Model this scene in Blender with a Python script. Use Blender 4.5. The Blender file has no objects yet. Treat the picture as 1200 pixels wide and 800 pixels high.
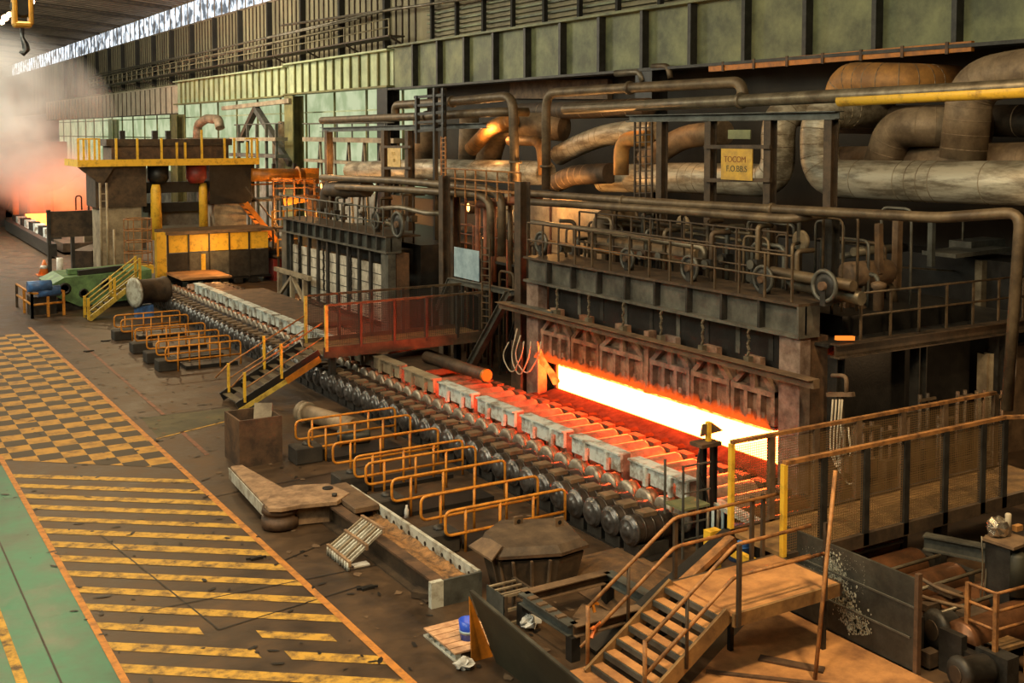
import bpy, bmesh, math, random
from mathutils import Vector, Matrix
random.seed(7)
SC = bpy.context.scene
COL = SC.collection
R = math.radians

# ------------------------------------------------------------------ camera
# X runs across the hall, Y along the mill, Z up (metres); eye 9 m above the shop floor
FPX, CX, CY, EYE = 1330.0, 600.0, 235.0, 9.0
YAW, PIT = math.atan2(810, 1330), math.atan2(CY - 155, FPX)
cam_d = bpy.data.cameras.new('camera')
cam = bpy.data.objects.new('camera', cam_d)
COL.objects.link(cam)
cam.location = (0, 0, EYE)
cam.rotation_euler = (R(90) - PIT, 0, -YAW)
cam_d.sensor_fit = 'HORIZONTAL'
cam_d.sensor_width = 36.0
cam_d.lens = 36.0 * FPX / 1200.0
cam_d.shift_x = 0.0
cam_d.shift_y = -(400.0 - CY) / 1200.0
cam_d.clip_end = 600
SC.camera = cam

# ------------------------------------------------------------------ world, lamps, exposure
w = bpy.data.worlds.new('hall_air')
SC.world = w
w.use_nodes = True
w.node_tree.nodes['Background'].inputs[0].default_value = (0.80, 0.78, 0.66, 1)
w.node_tree.nodes['Background'].inputs[1].default_value = 0.03
SC.view_settings.view_transform = 'Standard'
SC.view_settings.look = 'None'
SC.view_settings.exposure = 0.0
SC.view_settings.gamma = 1.0
SC.view_settings.use_curve_mapping = False
SC.cycles.use_denoising = True
SC.cycles.max_bounces = 6
SC.cycles.diffuse_bounces = 3
SC.cycles.glossy_bounces = 3
SC.cycles.transparent_max_bounces = 16
SC.cycles.volume_bounces = 1
SC.cycles.sample_clamp_indirect = 6.0
SC.cycles.caustics_reflective = False
SC.cycles.caustics_refractive = False


def lamp(name, loc, to, size, power, col, size_y=None, spread=180):
    d = bpy.data.lights.new(name, 'AREA')
    d.shape = 'RECTANGLE'
    d.size = size
    d.size_y = size_y or size
    d.energy = power
    d.color = col
    d.spread = R(spread)
    o = bpy.data.objects.new(name, d)
    COL.objects.link(o)
    o.location = loc
    o.rotation_euler = (Vector(to) - Vector(loc)).to_track_quat('-Z', 'Y').to_euler()
    return o


SODIUM = (1.0, 0.70, 0.36)
WARM = (1.0, 0.78, 0.50)
DAY = (0.80, 1.0, 0.90)
# high-bay lamps hung under the roof trusses, above the frame
for lx, ly, pw in ((6, 10, 2000), (14, 7, 3200), (6, 34, 1500), (8, 58, 2000), (20, 84, 2500)):
    lamp('high_bay_and_fill', (lx, ly, 18.5), (lx, ly, 0), 1.6, pw, SODIUM)
lamp('high_bay_and_fill', (8, 92, 21.5), (13, 104, 10), 3, 7500, (1.0, 0.90, 0.74))  # extra lamp aimed at the steam, added to whiten it
# unseen fill added to brighten ceiling and right wall, then roof lights over bays
for wy in (10, 70, 130, 190):
    lamp('upper_hall_fill', (-13, wy, 20), (30, wy + 8, 19), 56, 9000, (0.96, 1.0, 0.76), 6)
lamp('roof_light_near', (-4, 22, 21), (18, 34, 2), 9, 5200, (1.0, 0.90, 0.66), 22)
lamp('roof_light_far', (4, 88, 21), (24, 92, 8), 9, 15000, (1.0, 0.92, 0.72), 22)


# ------------------------------------------------------------------ helpers
def at(u, v, x=None, y=None, z=None):
    """the point of the plane x=, y= or z= that the photograph shows at (u, v)"""
    s, c, sp, cp = math.sin(YAW), math.cos(YAW), math.sin(PIT), math.cos(PIT)
    f = Vector((s * cp, c * cp, -sp))
    r = Vector((c, -s, 0))
    d = f + r * ((u - CX) / FPX) - r.cross(f) * ((v - CY) / FPX)
    o = Vector((0, 0, EYE))
    if x is not None:
        t = x / d.x
    elif y is not None:
        t = y / d.y
    else:
        t = (z - EYE) / d.z
    return o + d * t


def V(*a):
    return Vector(a)


class MB:
    """collects faces of boxes, bars, tubes ... and links them as ONE mesh object"""

    def __init__(s):
        s.v, s.f, s.sm = [], [], []

    def add(s, vs, fs, smooth=False):
        n = len(s.v)
        s.v += [tuple(p) for p in vs]
        s.f += [tuple(i + n for i in f) for f in fs]
        s.sm += [smooth] * len(fs) if isinstance(smooth, bool) else smooth
        return s

    def box(s, x0, x1, y0, y1, z0, z1):
        vs = [(x, y, z) for z in (z0, z1) for y in (y0, y1) for x in (x0, x1)]
        return s.add(vs, [(0, 2, 3, 1), (4, 5, 7, 6), (0, 1, 5, 4), (2, 6, 7, 3), (0, 4, 6, 2), (1, 3, 7, 5)])

    def bar(s, p, q, wd, h, up=(0, 0, 1)):
        p, q = Vector(p), Vector(q)
        d = (q - p).normalized()
        up = Vector(up)
        if abs(d.dot(up)) > 0.98:
            up = Vector((0, 1, 0))
        a = d.cross(up).normalized()
        b = a.cross(d).normalized()
        vs = []
        for c in (p, q):
            for i, j in ((-1, -1), (1, -1), (1, 1), (-1, 1)):
                vs.append(c + a * (wd / 2 * i) + b * (h / 2 * j))
        return s.add(vs, [(3, 2, 1, 0), (4, 5, 6, 7), (0, 1, 5, 4), (1, 2, 6, 5), (2, 3, 7, 6), (3, 0, 4, 7)])

    def ibeam(s, p, q, wd, h, t=0.03, up=(0, 0, 1)):
        p, q = Vector(p), Vector(q)
        d = (q - p).normalized()
        u = Vector(up)
        if abs(d.dot(u)) > 0.98:
            u = Vector((1, 0, 0))
        a = d.cross(u).normalized()
        b = a.cross(d).normalized()
        s.bar(p + b * (h / 2 - t / 2), q + b * (h / 2 - t / 2), wd, t, up=b)
        s.bar(p - b * (h / 2 - t / 2), q - b * (h / 2 - t / 2), wd, t, up=b)
        return s.bar(p, q, t, h - 2 * t, up=b)

    def rings(s, ctr, fr, rad, n, caps=True):
        vs, fs, sm = [], [], []
        for c, (a, b), r in zip(ctr, fr, rad):
            for k in range(n):
                t = 2 * math.pi * k / n
                vs.append(c + a * (r * math.cos(t)) + b * (r * math.sin(t)))
        m = len(ctr)
        for i in range(m - 1):
            for k in range(n):
                k2 = (k + 1) % n
                fs.append((i * n + k, i * n + k2, (i + 1) * n + k2, (i + 1) * n + k))
                sm.append(True)
        if caps:
            fs.append(tuple(reversed(range(n))))
            fs.append(tuple((m - 1) * n + k for k in range(n)))
            sm += [False, False]
        return s.add(vs, fs, sm)

    def tube(s, path, r, n=8, caps=True):
        path = [Vector(p) for p in path]
        m = len(path)
        tang = []
        for i in range(m):
            a = path[max(i - 1, 0)]
            b = path[min(i + 1, m - 1)]
            if 0 < i < m - 1:
                t = (path[i] - a).normalized() + (b - path[i]).normalized()
                if t.length < 1e-5:
                    t = path[i] - a
            else:
                t = b - a
            tang.append(t.normalized())
        up = Vector((0, 0, 1)) if abs(tang[0].z) < 0.9 else Vector((1, 0, 0))
        a = tang[0].cross(up).normalized()
        fr = []
        for t in tang:
            a = (a - t * a.dot(t)).normalized()
            fr.append((a, t.cross(a)))
        rad = r if isinstance(r, (list, tuple)) else [r] * m
        return s.rings(path, fr, rad, n, caps)

    def lathe(s, org, ax, prof, n=14, caps=True):
        """prof: list of (distance along axis, radius); hard edges by repeated stations"""
        org, ax = Vector(org), Vector(ax).normalized()
        up = Vector((0, 0, 1)) if abs(ax.z) < 0.9 else Vector((1, 0, 0))
        a = ax.cross(up).normalized()
        b = ax.cross(a)
        return s.rings([org + ax * d for d, _ in prof], [(a, b)] * len(prof), [max(r, 1e-4) for _, r in prof], n, caps)

    def cyl(s, p, q, r, n=12):
        return s.tube([p, q], r, n)

    def prism(s, poly, off):
        off = Vector(off)
        poly = [Vector(p) for p in poly]
        n = len(poly)
        vs = poly + [p + off for p in poly]
        fs = [tuple(range(n)), tuple(reversed(range(n, 2 * n)))]
        fs += [(i, i + n, (i + 1) % n + n, (i + 1) % n) for i in range(n)]
        return s.add(vs, fs)

    def sphere(s, c, r, n=10, m=6, sc=(1, 1, 1)):
        c = Vector(c)
        ctr = [c + Vector((0, 0, r * sc[2] * math.cos(math.pi * (i + 0.02) / (m + 0.04)))) for i in range(m + 1)]
        rad = [r * math.sin(math.pi * (i + 0.02) / (m + 0.04)) for i in range(m + 1)]
        return s.rings(ctr, [(Vector((sc[0], 0, 0)), Vector((0, sc[1], 0)))] * (m + 1), rad, n)

    def build(s, name, mat, parent=None, bevel=0.0):
        me = bpy.data.meshes.new(name)
        o = bpy.data.objects.new(name, me)
        off = Vector((0, 0, 0))
        p = parent
        while p is not None:
            off += p.location
            p = p.parent
        me.from_pydata([tuple(Vector(q) - off) for q in s.v], [], s.f)
        me.polygons.foreach_set('use_smooth', s.sm)
        bm = bmesh.new()
        bm.from_mesh(me)
        bmesh.ops.recalc_face_normals(bm, faces=bm.faces)
        bm.to_mesh(me)
        bm.free()
        me.materials.append(M[mat] if isinstance(mat, str) else mat)
        COL.objects.link(o)
        if parent is not None:
            o.parent = parent
        if bevel:
            b = o.modifiers.new('bevel', 'BEVEL')
            b.width = bevel
            b.segments = 1
            b.limit_method = 'ANGLE'
        return o


def tag(o, label, cat, group=None, kind=None):
    o['label'] = label
    o['category'] = cat
    if group:
        o['group'] = group
    if kind:
        o['kind'] = kind
    return o


def struct(o):
    o['kind'] = 'structure'
    return o


def thing(name, label, cat, loc=(0, 0, 0), group=None):
    o = bpy.data.objects.new(name, None)
    o.empty_display_size = 0.2
    COL.objects.link(o)
    o.location = loc
    return tag(o, label, cat, group)


def dup(root, loc, label=None):
    r = root.copy()
    COL.objects.link(r)
    r.location = loc
    if label:
        r['label'] = label
    for ch in root.children:
        c = ch.copy()
        COL.objects.link(c)
        c.parent = r
        for g in ch.children:
            d = g.copy()
            COL.objects.link(d)
            d.parent = c
    return r


def arc(path, rad, n=5):
    """rounds the inner corners of a polyline"""
    path = [Vector(p) for p in path]
    out = [path[0]]
    for i in range(1, len(path) - 1):
        a, b, c = path[i - 1], path[i], path[i + 1]
        d1, d2 = (a - b), (c - b)
        r = min(rad, d1.length * 0.49, d2.length * 0.49)
        p, q = b + d1.normalized() * r, b + d2.normalized() * r
        for k in range(n + 1):
            t = k / n
            out.append(p * (1 - t) ** 2 + b * (2 * t * (1 - t)) + q * t ** 2)
    out.append(path[-1])
    return out


ORD = ['nearest', 'second nearest', 'third nearest', 'fourth nearest', 'fifth nearest', 'sixth nearest', 'seventh nearest',
       'eighth nearest', 'ninth nearest', 'tenth nearest', 'eleventh nearest', 'twelfth nearest']

# ------------------------------------------------------------------ materials
M = {}


def mat(name, c1, c2=None, scale=3.0, rough=0.6, metal=0.0, bump=0.15, lo=0.38, hi=0.66, stretch=None, rough2=None, c3=None):
    m = bpy.data.materials.new(name)
    m.use_nodes = True
    nt = m.node_tree
    b = nt.nodes['Principled BSDF']
    c2 = c2 or tuple(k * 0.55 for k in c1)
    g = nt.nodes.new('ShaderNodeNewGeometry')
    src = g.outputs['Position']
    if stretch:
        mp = nt.nodes.new('ShaderNodeMapping')
        mp.inputs['Scale'].default_value = stretch
        nt.links.new(src, mp.inputs['Vector'])
        src = mp.outputs['Vector']
    n = nt.nodes.new('ShaderNodeTexNoise')
    n.inputs['Scale'].default_value = scale
    n.inputs['Detail'].default_value = 7
    n.inputs['Roughness'].default_value = 0.68
    nt.links.new(src, n.inputs['Vector'])
    cr = nt.nodes.new('ShaderNodeValToRGB')
    cr.color_ramp.elements[0].position = lo
    cr.color_ramp.elements[1].position = hi
    cr.color_ramp.elements[0].color = (*c2, 1)
    cr.color_ramp.elements[1].color = (*c1, 1)
    if c3:
        e = cr.color_ramp.elements.new((lo + hi) / 2)
        e.color = (*c3, 1)
    nt.links.new(n.outputs['Fac'], cr.inputs['Fac'])
    nt.links.new(cr.outputs['Color'], b.inputs['Base Color'])
    b.inputs['Metallic'].default_value = metal
    b.inputs['Roughness'].default_value = rough
    if rough2 is not None:
        mr = nt.nodes.new('ShaderNodeMapRange')
        mr.inputs[1].default_value = lo
        mr.inputs[2].default_value = hi
        mr.inputs[3].default_value = rough2
        mr.inputs[4].default_value = rough
        nt.links.new(n.outputs['Fac'], mr.inputs[0])
        nt.links.new(mr.outputs[0], b.inputs['Roughness'])
    if bump:
        n2 = nt.nodes.new('ShaderNodeTexNoise')
        n2.inputs['Scale'].default_value = scale * 6
        n2.inputs['Detail'].default_value = 4
        nt.links.new(src, n2.inputs['Vector'])
        bp = nt.nodes.new('ShaderNodeBump')
        bp.inputs['Strength'].default_value = bump
        bp.inputs['Distance'].default_value = 0.02
        nt.links.new(n2.outputs['Fac'], bp.inputs['Height'])
        nt.links.new(bp.outputs['Normal'], b.inputs['Normal'])
    M[name] = m
    return m


def glow(name, col, power, c2=None, scale=2.0, p2=None):
    m = bpy.data.materials.new(name)
    m.use_nodes = True
    nt = m.node_tree
    for x in list(nt.nodes):
        if x.type != 'OUTPUT_MATERIAL':
            nt.nodes.remove(x)
    e = nt.nodes.new('ShaderNodeEmission')
    e.inputs[0].default_value = (*col, 1)
    e.inputs[1].default_value = power
    if c2:
        g = nt.nodes.new('ShaderNodeNewGeometry')
        n = nt.nodes.new('ShaderNodeTexNoise')
        n.inputs['Scale'].default_value = scale
        n.inputs['Detail'].default_value = 5
        nt.links.new(g.outputs['Position'], n.inputs['Vector'])
        cr = nt.nodes.new('ShaderNodeValToRGB')
        cr.color_ramp.elements[0].position = 0.42
        cr.color_ramp.elements[1].position = 0.58
        cr.color_ramp.elements[0].color = (*c2, 1)
        cr.color_ramp.elements[1].color = (*col, 1)
        nt.links.new(n.outputs['Fac'], cr.inputs['Fac'])
        nt.links.new(cr.outputs['Color'], e.inputs[0])
    nt.links.new(e.outputs[0], nt.nodes['Material Output'].inputs[0])
    M[name] = m
    return m


mat('floor_brown', (0.104, 0.058, 0.027), (0.022, 0.015, 0.010), 0.9, 0.62, 0, 0.25, .30, .70, rough2=0.36, c3=(0.055, 0.033, 0.018))
mat('floor_green', (0.032, 0.19, 0.115), (0.016, 0.075, 0.05), 0.8, 0.45, 0, 0.15, 0.34, 0.62, rough2=0.3)
mat('floor_moss', (0.10, 0.085, 0.038), (0.045, 0.042, 0.022), 1.0, 0.6, 0, 0.2)
mat('dusty_orange', (0.52, 0.25, 0.085), (0.20, 0.09, 0.035), 1.3, 0.75, 0, 0.3, 0.33, 0.62)
mat('walkway_dust', (0.30, 0.17, 0.06), (0.12, 0.065, 0.025), 1.8, 0.75, 0, 0.3)
mat('dark_steel', (0.050, 0.046, 0.040), (0.020, 0.018, 0.016), 2.5, 0.5, 0.3, 0.2)
mat('black_steel', (0.022, 0.020, 0.018), (0.010, 0.009, 0.008), 3, 0.45, 0.2, 0.2)
mat('rusty_steel', (0.155, 0.085, 0.045), (0.055, 0.034, 0.022), 2.2, 0.65, 0.15, 0.3)
mat('brown_steel', (0.105, 0.068, 0.040), (0.040, 0.028, 0.019), 2.2, 0.6, 0.2, 0.25)
mat('grey_steel', (0.155, 0.150, 0.125), (0.060, 0.058, 0.050), 1.6, 0.5, 0.3, 0.2)
mat('slate_steel', (0.125, 0.135, 0.125), (0.048, 0.048, 0.042), 1.3, 0.48, 0.35, 0.2)
mat('rail_dark', (0.13, 0.085, 0.045), (0.05, 0.034, 0.02), 4, 0.55, 0.2, 0.1)
mat('furnace_plate', (0.34, 0.25, 0.20), (0.14, 0.09, 0.068), 2.6, 0.55, 0.3, 0.25)
mat('door_brown', (0.40, 0.25, 0.165), (0.13, 0.075, 0.05), 2.4, 0.6, 0.2, 0.35)
mat('refractory_white', (0.58, 0.53, 0.44), (0.12, 0.095, 0.07), 1.6, 0.7, 0, 0.2, 0.36, 0.6, stretch=(1, 1, 0.5))
mat('guard_plate', (0.60, 0.66, 0.64), (0.20, 0.16, 0.12), 2.2, 0.5, 0.1, 0.15, 0.37, 0.53)
mat('rail_orange', (0.68, 0.27, 0.03), (0.30, 0.10, 0.015), 5, 0.5, 0, 0.1, 0.3, 0.55)
mat('rail_rust', (0.42, 0.19, 0.06), (0.13, 0.06, 0.025), 4, 0.6, 0.1, 0.2, 0.35, 0.6)
mat('yellow_paint', (0.78, 0.47, 0.04), (0.36, 0.20, 0.03), 3, 0.5, 0, 0.1, 0.3, 0.5)
mat('floor_yellow', (0.54, 0.31, 0.045), (0.085, 0.052, 0.025), 3.4, 0.6, 0, 0.1, 0.35, 0.56)
mat('arm_tan', (0.40, 0.255, 0.145), (0.15, 0.09, 0.052), 2.4, 0.7, 0, 0.3)
mat('hood_brown', (0.125, 0.085, 0.052), (0.05, 0.034, 0.023), 2, 0.65, 0.1, 0.3)
mat('floor_orange_line', (0.52, 0.21, 0.04), (0.22, 0.10, 0.035), 3.5, 0.6, 0, 0.1, 0.34, 0.55)
mat('pink_line', (0.26, 0.10, 0.055), (0.11, 0.055, 0.03), 2.5, 0.6, 0, 0.1)
mat('ladder_yellow', (0.62, 0.44, 0.08), (0.22, 0.14, 0.03), 4, 0.5, 0, 0.1, 0.3, 0.55)
mat('orange_pipe', (0.60, 0.20, 0.012), (0.28, 0.10, 0.012), 2, 0.5, 0, 0.2)
mat('pipe_brown', (0.20, 0.145, 0.085), (0.075, 0.052, 0.032), 1.5, 0.5, 0.3, 0.2)
mat('pipe_grey', (0.235, 0.20, 0.14), (0.09, 0.072, 0.048), 1.6, 0.42, 0.4, 0.15)
mat('pipe_red', (0.34, 0.12, 0.06), (0.14, 0.055, 0.03), 2, 0.6, 0.1, 0.2)
mat('duct_foil', (0.54, 0.49, 0.38), (0.20, 0.165, 0.115), 1.2, 0.42, 0.22, 0.5, 0.40, 0.58, stretch=(1.6, .5, 2.6))
mat('duct_dusty', (0.36, 0.265, 0.165), (0.15, 0.105, 0.066), 1.1, 0.6, 0.3, 0.35)
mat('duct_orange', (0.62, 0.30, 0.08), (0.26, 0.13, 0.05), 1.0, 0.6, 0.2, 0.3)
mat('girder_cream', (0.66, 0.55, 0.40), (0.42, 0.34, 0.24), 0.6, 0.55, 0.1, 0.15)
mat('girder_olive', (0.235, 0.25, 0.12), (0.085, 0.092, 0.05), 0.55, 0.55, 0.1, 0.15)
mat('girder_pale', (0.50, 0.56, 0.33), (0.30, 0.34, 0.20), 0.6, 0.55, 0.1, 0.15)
mat('column_olive', (0.23, 0.21, 0.075), (0.10, 0.095, 0.04), 0.9, 0.55, 0.1, 0.1)
mat('wall_olive', (0.34, 0.285, 0.16), (0.16, 0.13, 0.075), 0.5, 0.7, 0, 0.1, stretch=(1, 1, 0.25))
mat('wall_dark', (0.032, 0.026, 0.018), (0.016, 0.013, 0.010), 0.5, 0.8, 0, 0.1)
mat('wall_mint', (0.42, 0.66, 0.48), (0.28, 0.50, 0.36), 0.5, 0.6, 0, 0.05, stretch=(1, 1, 0.3))
mat('ceiling_brown', (0.27, 0.195, 0.13), (0.15, 0.108, 0.072), 0.6, 0.6, 0.1, 0.1)
mat('machine_green', (0.17, 0.31, 0.12), (0.07, 0.13, 0.055), 2, 0.5, 0.1, 0.15)
mat('blue_paint', (0.08, 0.22, 0.55), (0.04, 0.08, 0.2), 3, 0.4, 0, 0.1)
mat('light_blue', (0.38, 0.52, 0.60), (0.22, 0.32, 0.40), 1.8, 0.5, 0, 0.1)
mat('bucket_blue', (0.03, 0.10, 0.75), (0.02, 0.07, 0.5), 3, 0.3, 0, 0)
mat('wood_pallet', (0.68, 0.42, 0.24), (0.38, 0.20, 0.11), 3, 0.7, 0, 0.2)
mat('white_plastic', (0.75, 0.74, 0.70), (0.5, 0.48, 0.44), 3, 0.5, 0, 0.05)
mat('foil', (0.75, 0.70, 0.62), (0.4, 0.32, 0.22), 8, 0.25, 0.9, 0.4)
mat('concrete_block', (0.042, 0.033, 0.024), (0.018, 0.015, 0.012), 2, 0.8, 0, 0.3)
mat('scale_fill', (0.34, 0.17, 0.06), (0.07, 0.04, 0.02), 4.5, 0.85, 0, 0.6, .38, .62)
mat('motor_black', (0.062, 0.046, 0.036), (0.020, 0.016, 0.014), 3, 0.33, 0.2, 0.1)
mat('motor_end', (0.16, 0.155, 0.155), (0.05, 0.047, 0.045), 4, 0.3, 0.6, 0.1)
mat('motor_lid', (0.21, 0.14, 0.08), (0.09, 0.058, 0.034), 3, 0.7, 0, 0.2)
mat('coupling', (0.44, 0.19, 0.10), (0.15, 0.06, 0.035), 3, 0.45, 0.4, 0.2)  # rusty red, deepened to carry the fire light on the housings
mat('coupling_face', (0.42, 0.38, 0.31), (0.17, 0.13, 0.10), 4, 0.4, 0.5, 0.1)
mat('roller', (0.48, 0.30, 0.20), (0.24, 0.13, 0.085), 3, 0.4, 0.3, 0.15)
mat('roller_rusty', (0.20, 0.085, 0.036), (0.075, 0.036, 0.018), 2, 0.38, 0.5, 0.15)
mat('plate_wall', (0.095, 0.095, 0.080), (0.035, 0.034, 0.029), 1.2, 0.5, 0.3, 0.25, c3=(0.06, 0.058, 0.048))
mat('plate_near', (0.055, 0.052, 0.032), (0.026, 0.025, 0.017), 0.8, 0.6, 0.2, 0.15)
mat('splash', (0.62, 0.62, 0.50), (0.35, 0.34, 0.27), 6, 0.6, 0, 0.2)
mat('sign_yellow', (0.66, 0.40, 0.05), (0.40, 0.24, 0.05), 3, 0.5, 0, 0.05)
mat('sign_cream', (0.82, 0.56, 0.22), (0.60, 0.38, 0.13), 4, 0.5, 0, 0.05)
mat('sign_ink', (0.10, 0.11, 0.06), (0.05, 0.05, 0.03), 3, 0.6, 0, 0)
mat('sign_ink_red', (0.30, 0.10, 0.03), (0.2, 0.07, 0.02), 3, 0.6, 0, 0)
mat('scale_heap', (0.16, 0.085, 0.035), (0.06, 0.034, 0.018), 3, 0.85, 0, 0.5)
mat('chute_brown', (0.20, 0.125, 0.068), (0.085, 0.052, 0.03), 2, 0.7, 0.1, 0.3)
mat('white_rail', (0.52, 0.53, 0.47), (0.20, 0.16, 0.11), 2.5, 0.6, 0.1, 0.2, 0.35, 0.55)
mat('hose_white', (0.48, 0.41, 0.30), (0.4, 0.34, 0.25), 5, 0.5, 0, 0)
mat('tread', (0.30, 0.165, 0.07), (0.12, 0.065, 0.03), 4, 0.7, 0.1, 0.3)
mat('stone_wall', (0.34, 0.31, 0.25), (0.12, 0.10, 0.08), 0.9, 0.8, 0, 0.2)
mat('hook_yellow', (0.75, 0.38, 0.03), (0.42, 0.20, 0.02), 1, 0.5, 0, 0)
mat('pillar_tan', (0.40, 0.33, 0.22), (0.16, 0.12, 0.08), 0.9, 0.6, 0.1, 0.2)
mat('red_dark', (0.30, 0.03, 0.02), (0.14, 0.02, 0.015), 2, 0.5, 0, 0)
mat('cone_orange', (0.8, 0.22, 0.04), (0.6, 0.15, 0.03), 3, 0.5, 0, 0)
mat('hearth_scale', (0.034, 0.026, 0.022), (0.018, 0.014, 0.012), 3, 1.0, 0, 0.4)
M['hearth_scale'].node_tree.nodes['Principled BSDF'].inputs['Specular IOR Level'].default_value = 0.0
glow('furnace_fire', (1.0, 0.068, 0.0105), 105.0)
glow('ember', (1.0, 0.25, 0.03), 1.3)
glow('flame_fire', (1.0, 0.20, 0.03), 2.6, (1.0, 0.09, 0.012), 3.0)
glow('hot_metal', (1.0, 0.20, 0.03), 10.0, (1.0, 0.12, 0.02), 1.5)
glow('clerestory_sky', (0.82, 0.91, 1.0), 1.9, (0.10, 0.11, 0.12), 0.9)
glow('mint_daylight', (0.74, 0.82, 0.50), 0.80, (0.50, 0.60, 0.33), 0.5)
glow('lamp_glow', (1.0, 0.62, 0.35), 14.0)
glow('lamp_orange', (1.0, 0.42, 0.08), 9.0)

# ================================================================== THE HALL
# ------------------------------------------------------------------ floor and its paint
fl = struct(MB().box(-14, 60, 2, 330, -0.3, 0).build('floor', 'floor_brown'))
g_ = MB()
g_.add([(-14, 4, 0.004), (3.95, 4, 0.004), (3.95, 33, 0.004), (-14, 33, 0.004)], [(0, 1, 2, 3)])
g_.build('green_floor_coat', 'floor_green', fl)


def ribbon(name, m, a, b, wd, z=0.009):
    a, b = Vector(a), Vector(b)
    d = (b - a).normalized()
    n = Vector((-d.y, d.x)) * wd / 2
    return MB().add([(a.x - n.x, a.y - n.y, z), (b.x - n.x, b.y - n.y, z), (b.x + n.x, b.y + n.y, z), (a.x + n.x, a.y + n.y, z)],
                    [(0, 1, 2, 3)]).build(name, m, fl)


ribbon('boundary_line', 'floor_orange_line', (4.0, 6), (4.0, 34), 0.13, 0.012)
ribbon('boundary_line', 'floor_orange_line', (8.0, 8), (8.0, 56), 0.15, 0.012)
ribbon('boundary_line', 'floor_yellow', (2.55, 6), (2.55, 30), 0.17, 0.012)
# diagonal hazard stripes between the two lines
k = 0
y = 10.6
while y < 32.4:
    dy = -2.95 - 0.01 * random.random()
    yr = y + dy * 1.0 + random.uniform(-.06, .06)
    wd = 0.36 + random.uniform(-.03, .05)
    mb = MB()
    brk = k in (11, 10)   # worn stripes
    if brk:
        for (t0, t1) in ((0.0, 0.40), (0.62, 0.90)) if k == 11 else ((0.0, 0.55), (0.66, 1.0)):
            xa, xb = 4.07 + 3.86 * t0, 4.07 + 3.86 * t1
            ya, yb = y + (yr - y) * t0, y + (yr - y) * t1
            mb.add([(xa, ya - wd / 2, 0.007), (xb, yb - wd / 2, 0.007), (xb, yb + wd / 2, 0.007), (xa, ya + wd / 2, 0.007)], [(0, 1, 2, 3)])
    else:
        mb.add([(4.07, y - wd / 2, 0.007), (7.93, yr - wd / 2, 0.007), (7.93, yr + wd / 2, 0.007), (4.07, y + wd / 2, 0.007)], [(0, 1, 2, 3)])
    mb.build('hazard_stripe', 'floor_yellow', fl)
    y += 0.965
    k += 1
# chequered paint farther off: flat print, squares given by the material
m = mat('chequer_paint', (0.47, 0.245, 0.035), (0.14, 0.075, 0.022), 2.2, 0.6, 0, 0.1, 0.3, 0.55)
nt = m.node_tree
b_ = nt.nodes['Principled BSDF']
src = b_.inputs['Base Color'].links[0].from_socket
geo = nt.nodes.new('ShaderNodeNewGeometry')
mp_ = nt.nodes.new('ShaderNodeMapping')
mp_.inputs['Rotation'].default_value = (0, 0, 0)
mp_.inputs['Scale'].default_value = (1 / 0.62, 1 / 0.66, 1)
mp_.inputs['Location'].default_value = (0.12, 0.2, 0.5)
ck = nt.nodes.new('ShaderNodeTexChecker')
ck.inputs['Scale'].default_value = 1.0
ck.inputs['Color2'].default_value = (0.042, 0.030, 0.018, 1)
nt.links.new(geo.outputs['Position'], mp_.inputs['Vector'])
nt.links.new(mp_.outputs['Vector'], ck.inputs['Vector'])
nt.links.new(src, ck.inputs['Color1'])
nt.links.new(ck.outputs['Color'], b_.inputs['Base Color'])
MB().add([(0.0, 30.3, 0.006), (3.95, 33.6, 0.006), (7.93, 30.3, 0.006), (7.93, 54.5, 0.006), (-2, 54.5, 0.006), (-2, 34, 0.006)],
         [(0, 1, 2, 3, 4, 5)]).build('chequer_marking', 'chequer_paint', fl)
ribbon('boundary_line', 'floor_yellow', at(172, 517, z=0).xy, at(272, 492, z=0).xy, 0.09)
MB().add([at(165, 489, z=.005), at(270, 478, z=.005), at(262, 493, z=.005), at(185, 512, z=.005)], [(0, 1, 2, 3)]).build('moss_floor_patch', 'floor_moss', fl)
ribbon('boundary_line', 'pink_line', at(243, 533, z=0).xy, at(213, 506, z=0).xy, 0.13)
ribbon('boundary_line', 'pink_line', at(192, 486, z=0).xy, at(72, 382, z=0).xy, 0.12)
for (a, b) in (((8.1, 22.5), (10.6, 23.6)), ((5.0, 21.4), (10.4, 21.2)), ((8.1, 27.4), (14, 28.0)), ((8.1, 36.2), (12, 36.4)), ((8.1, 45), (13, 45.6)),
               ((5.1, 26.0), (5.9, 19.9)), ((5.9, 19.9), (8.9, 20.4)), ((10.2, 12), (10.2, 18)), ((3.1, 12), (3.1, 30))):
    ribbon('slab_joint', 'black_steel', a, b, 0.035, 0.010)

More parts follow.
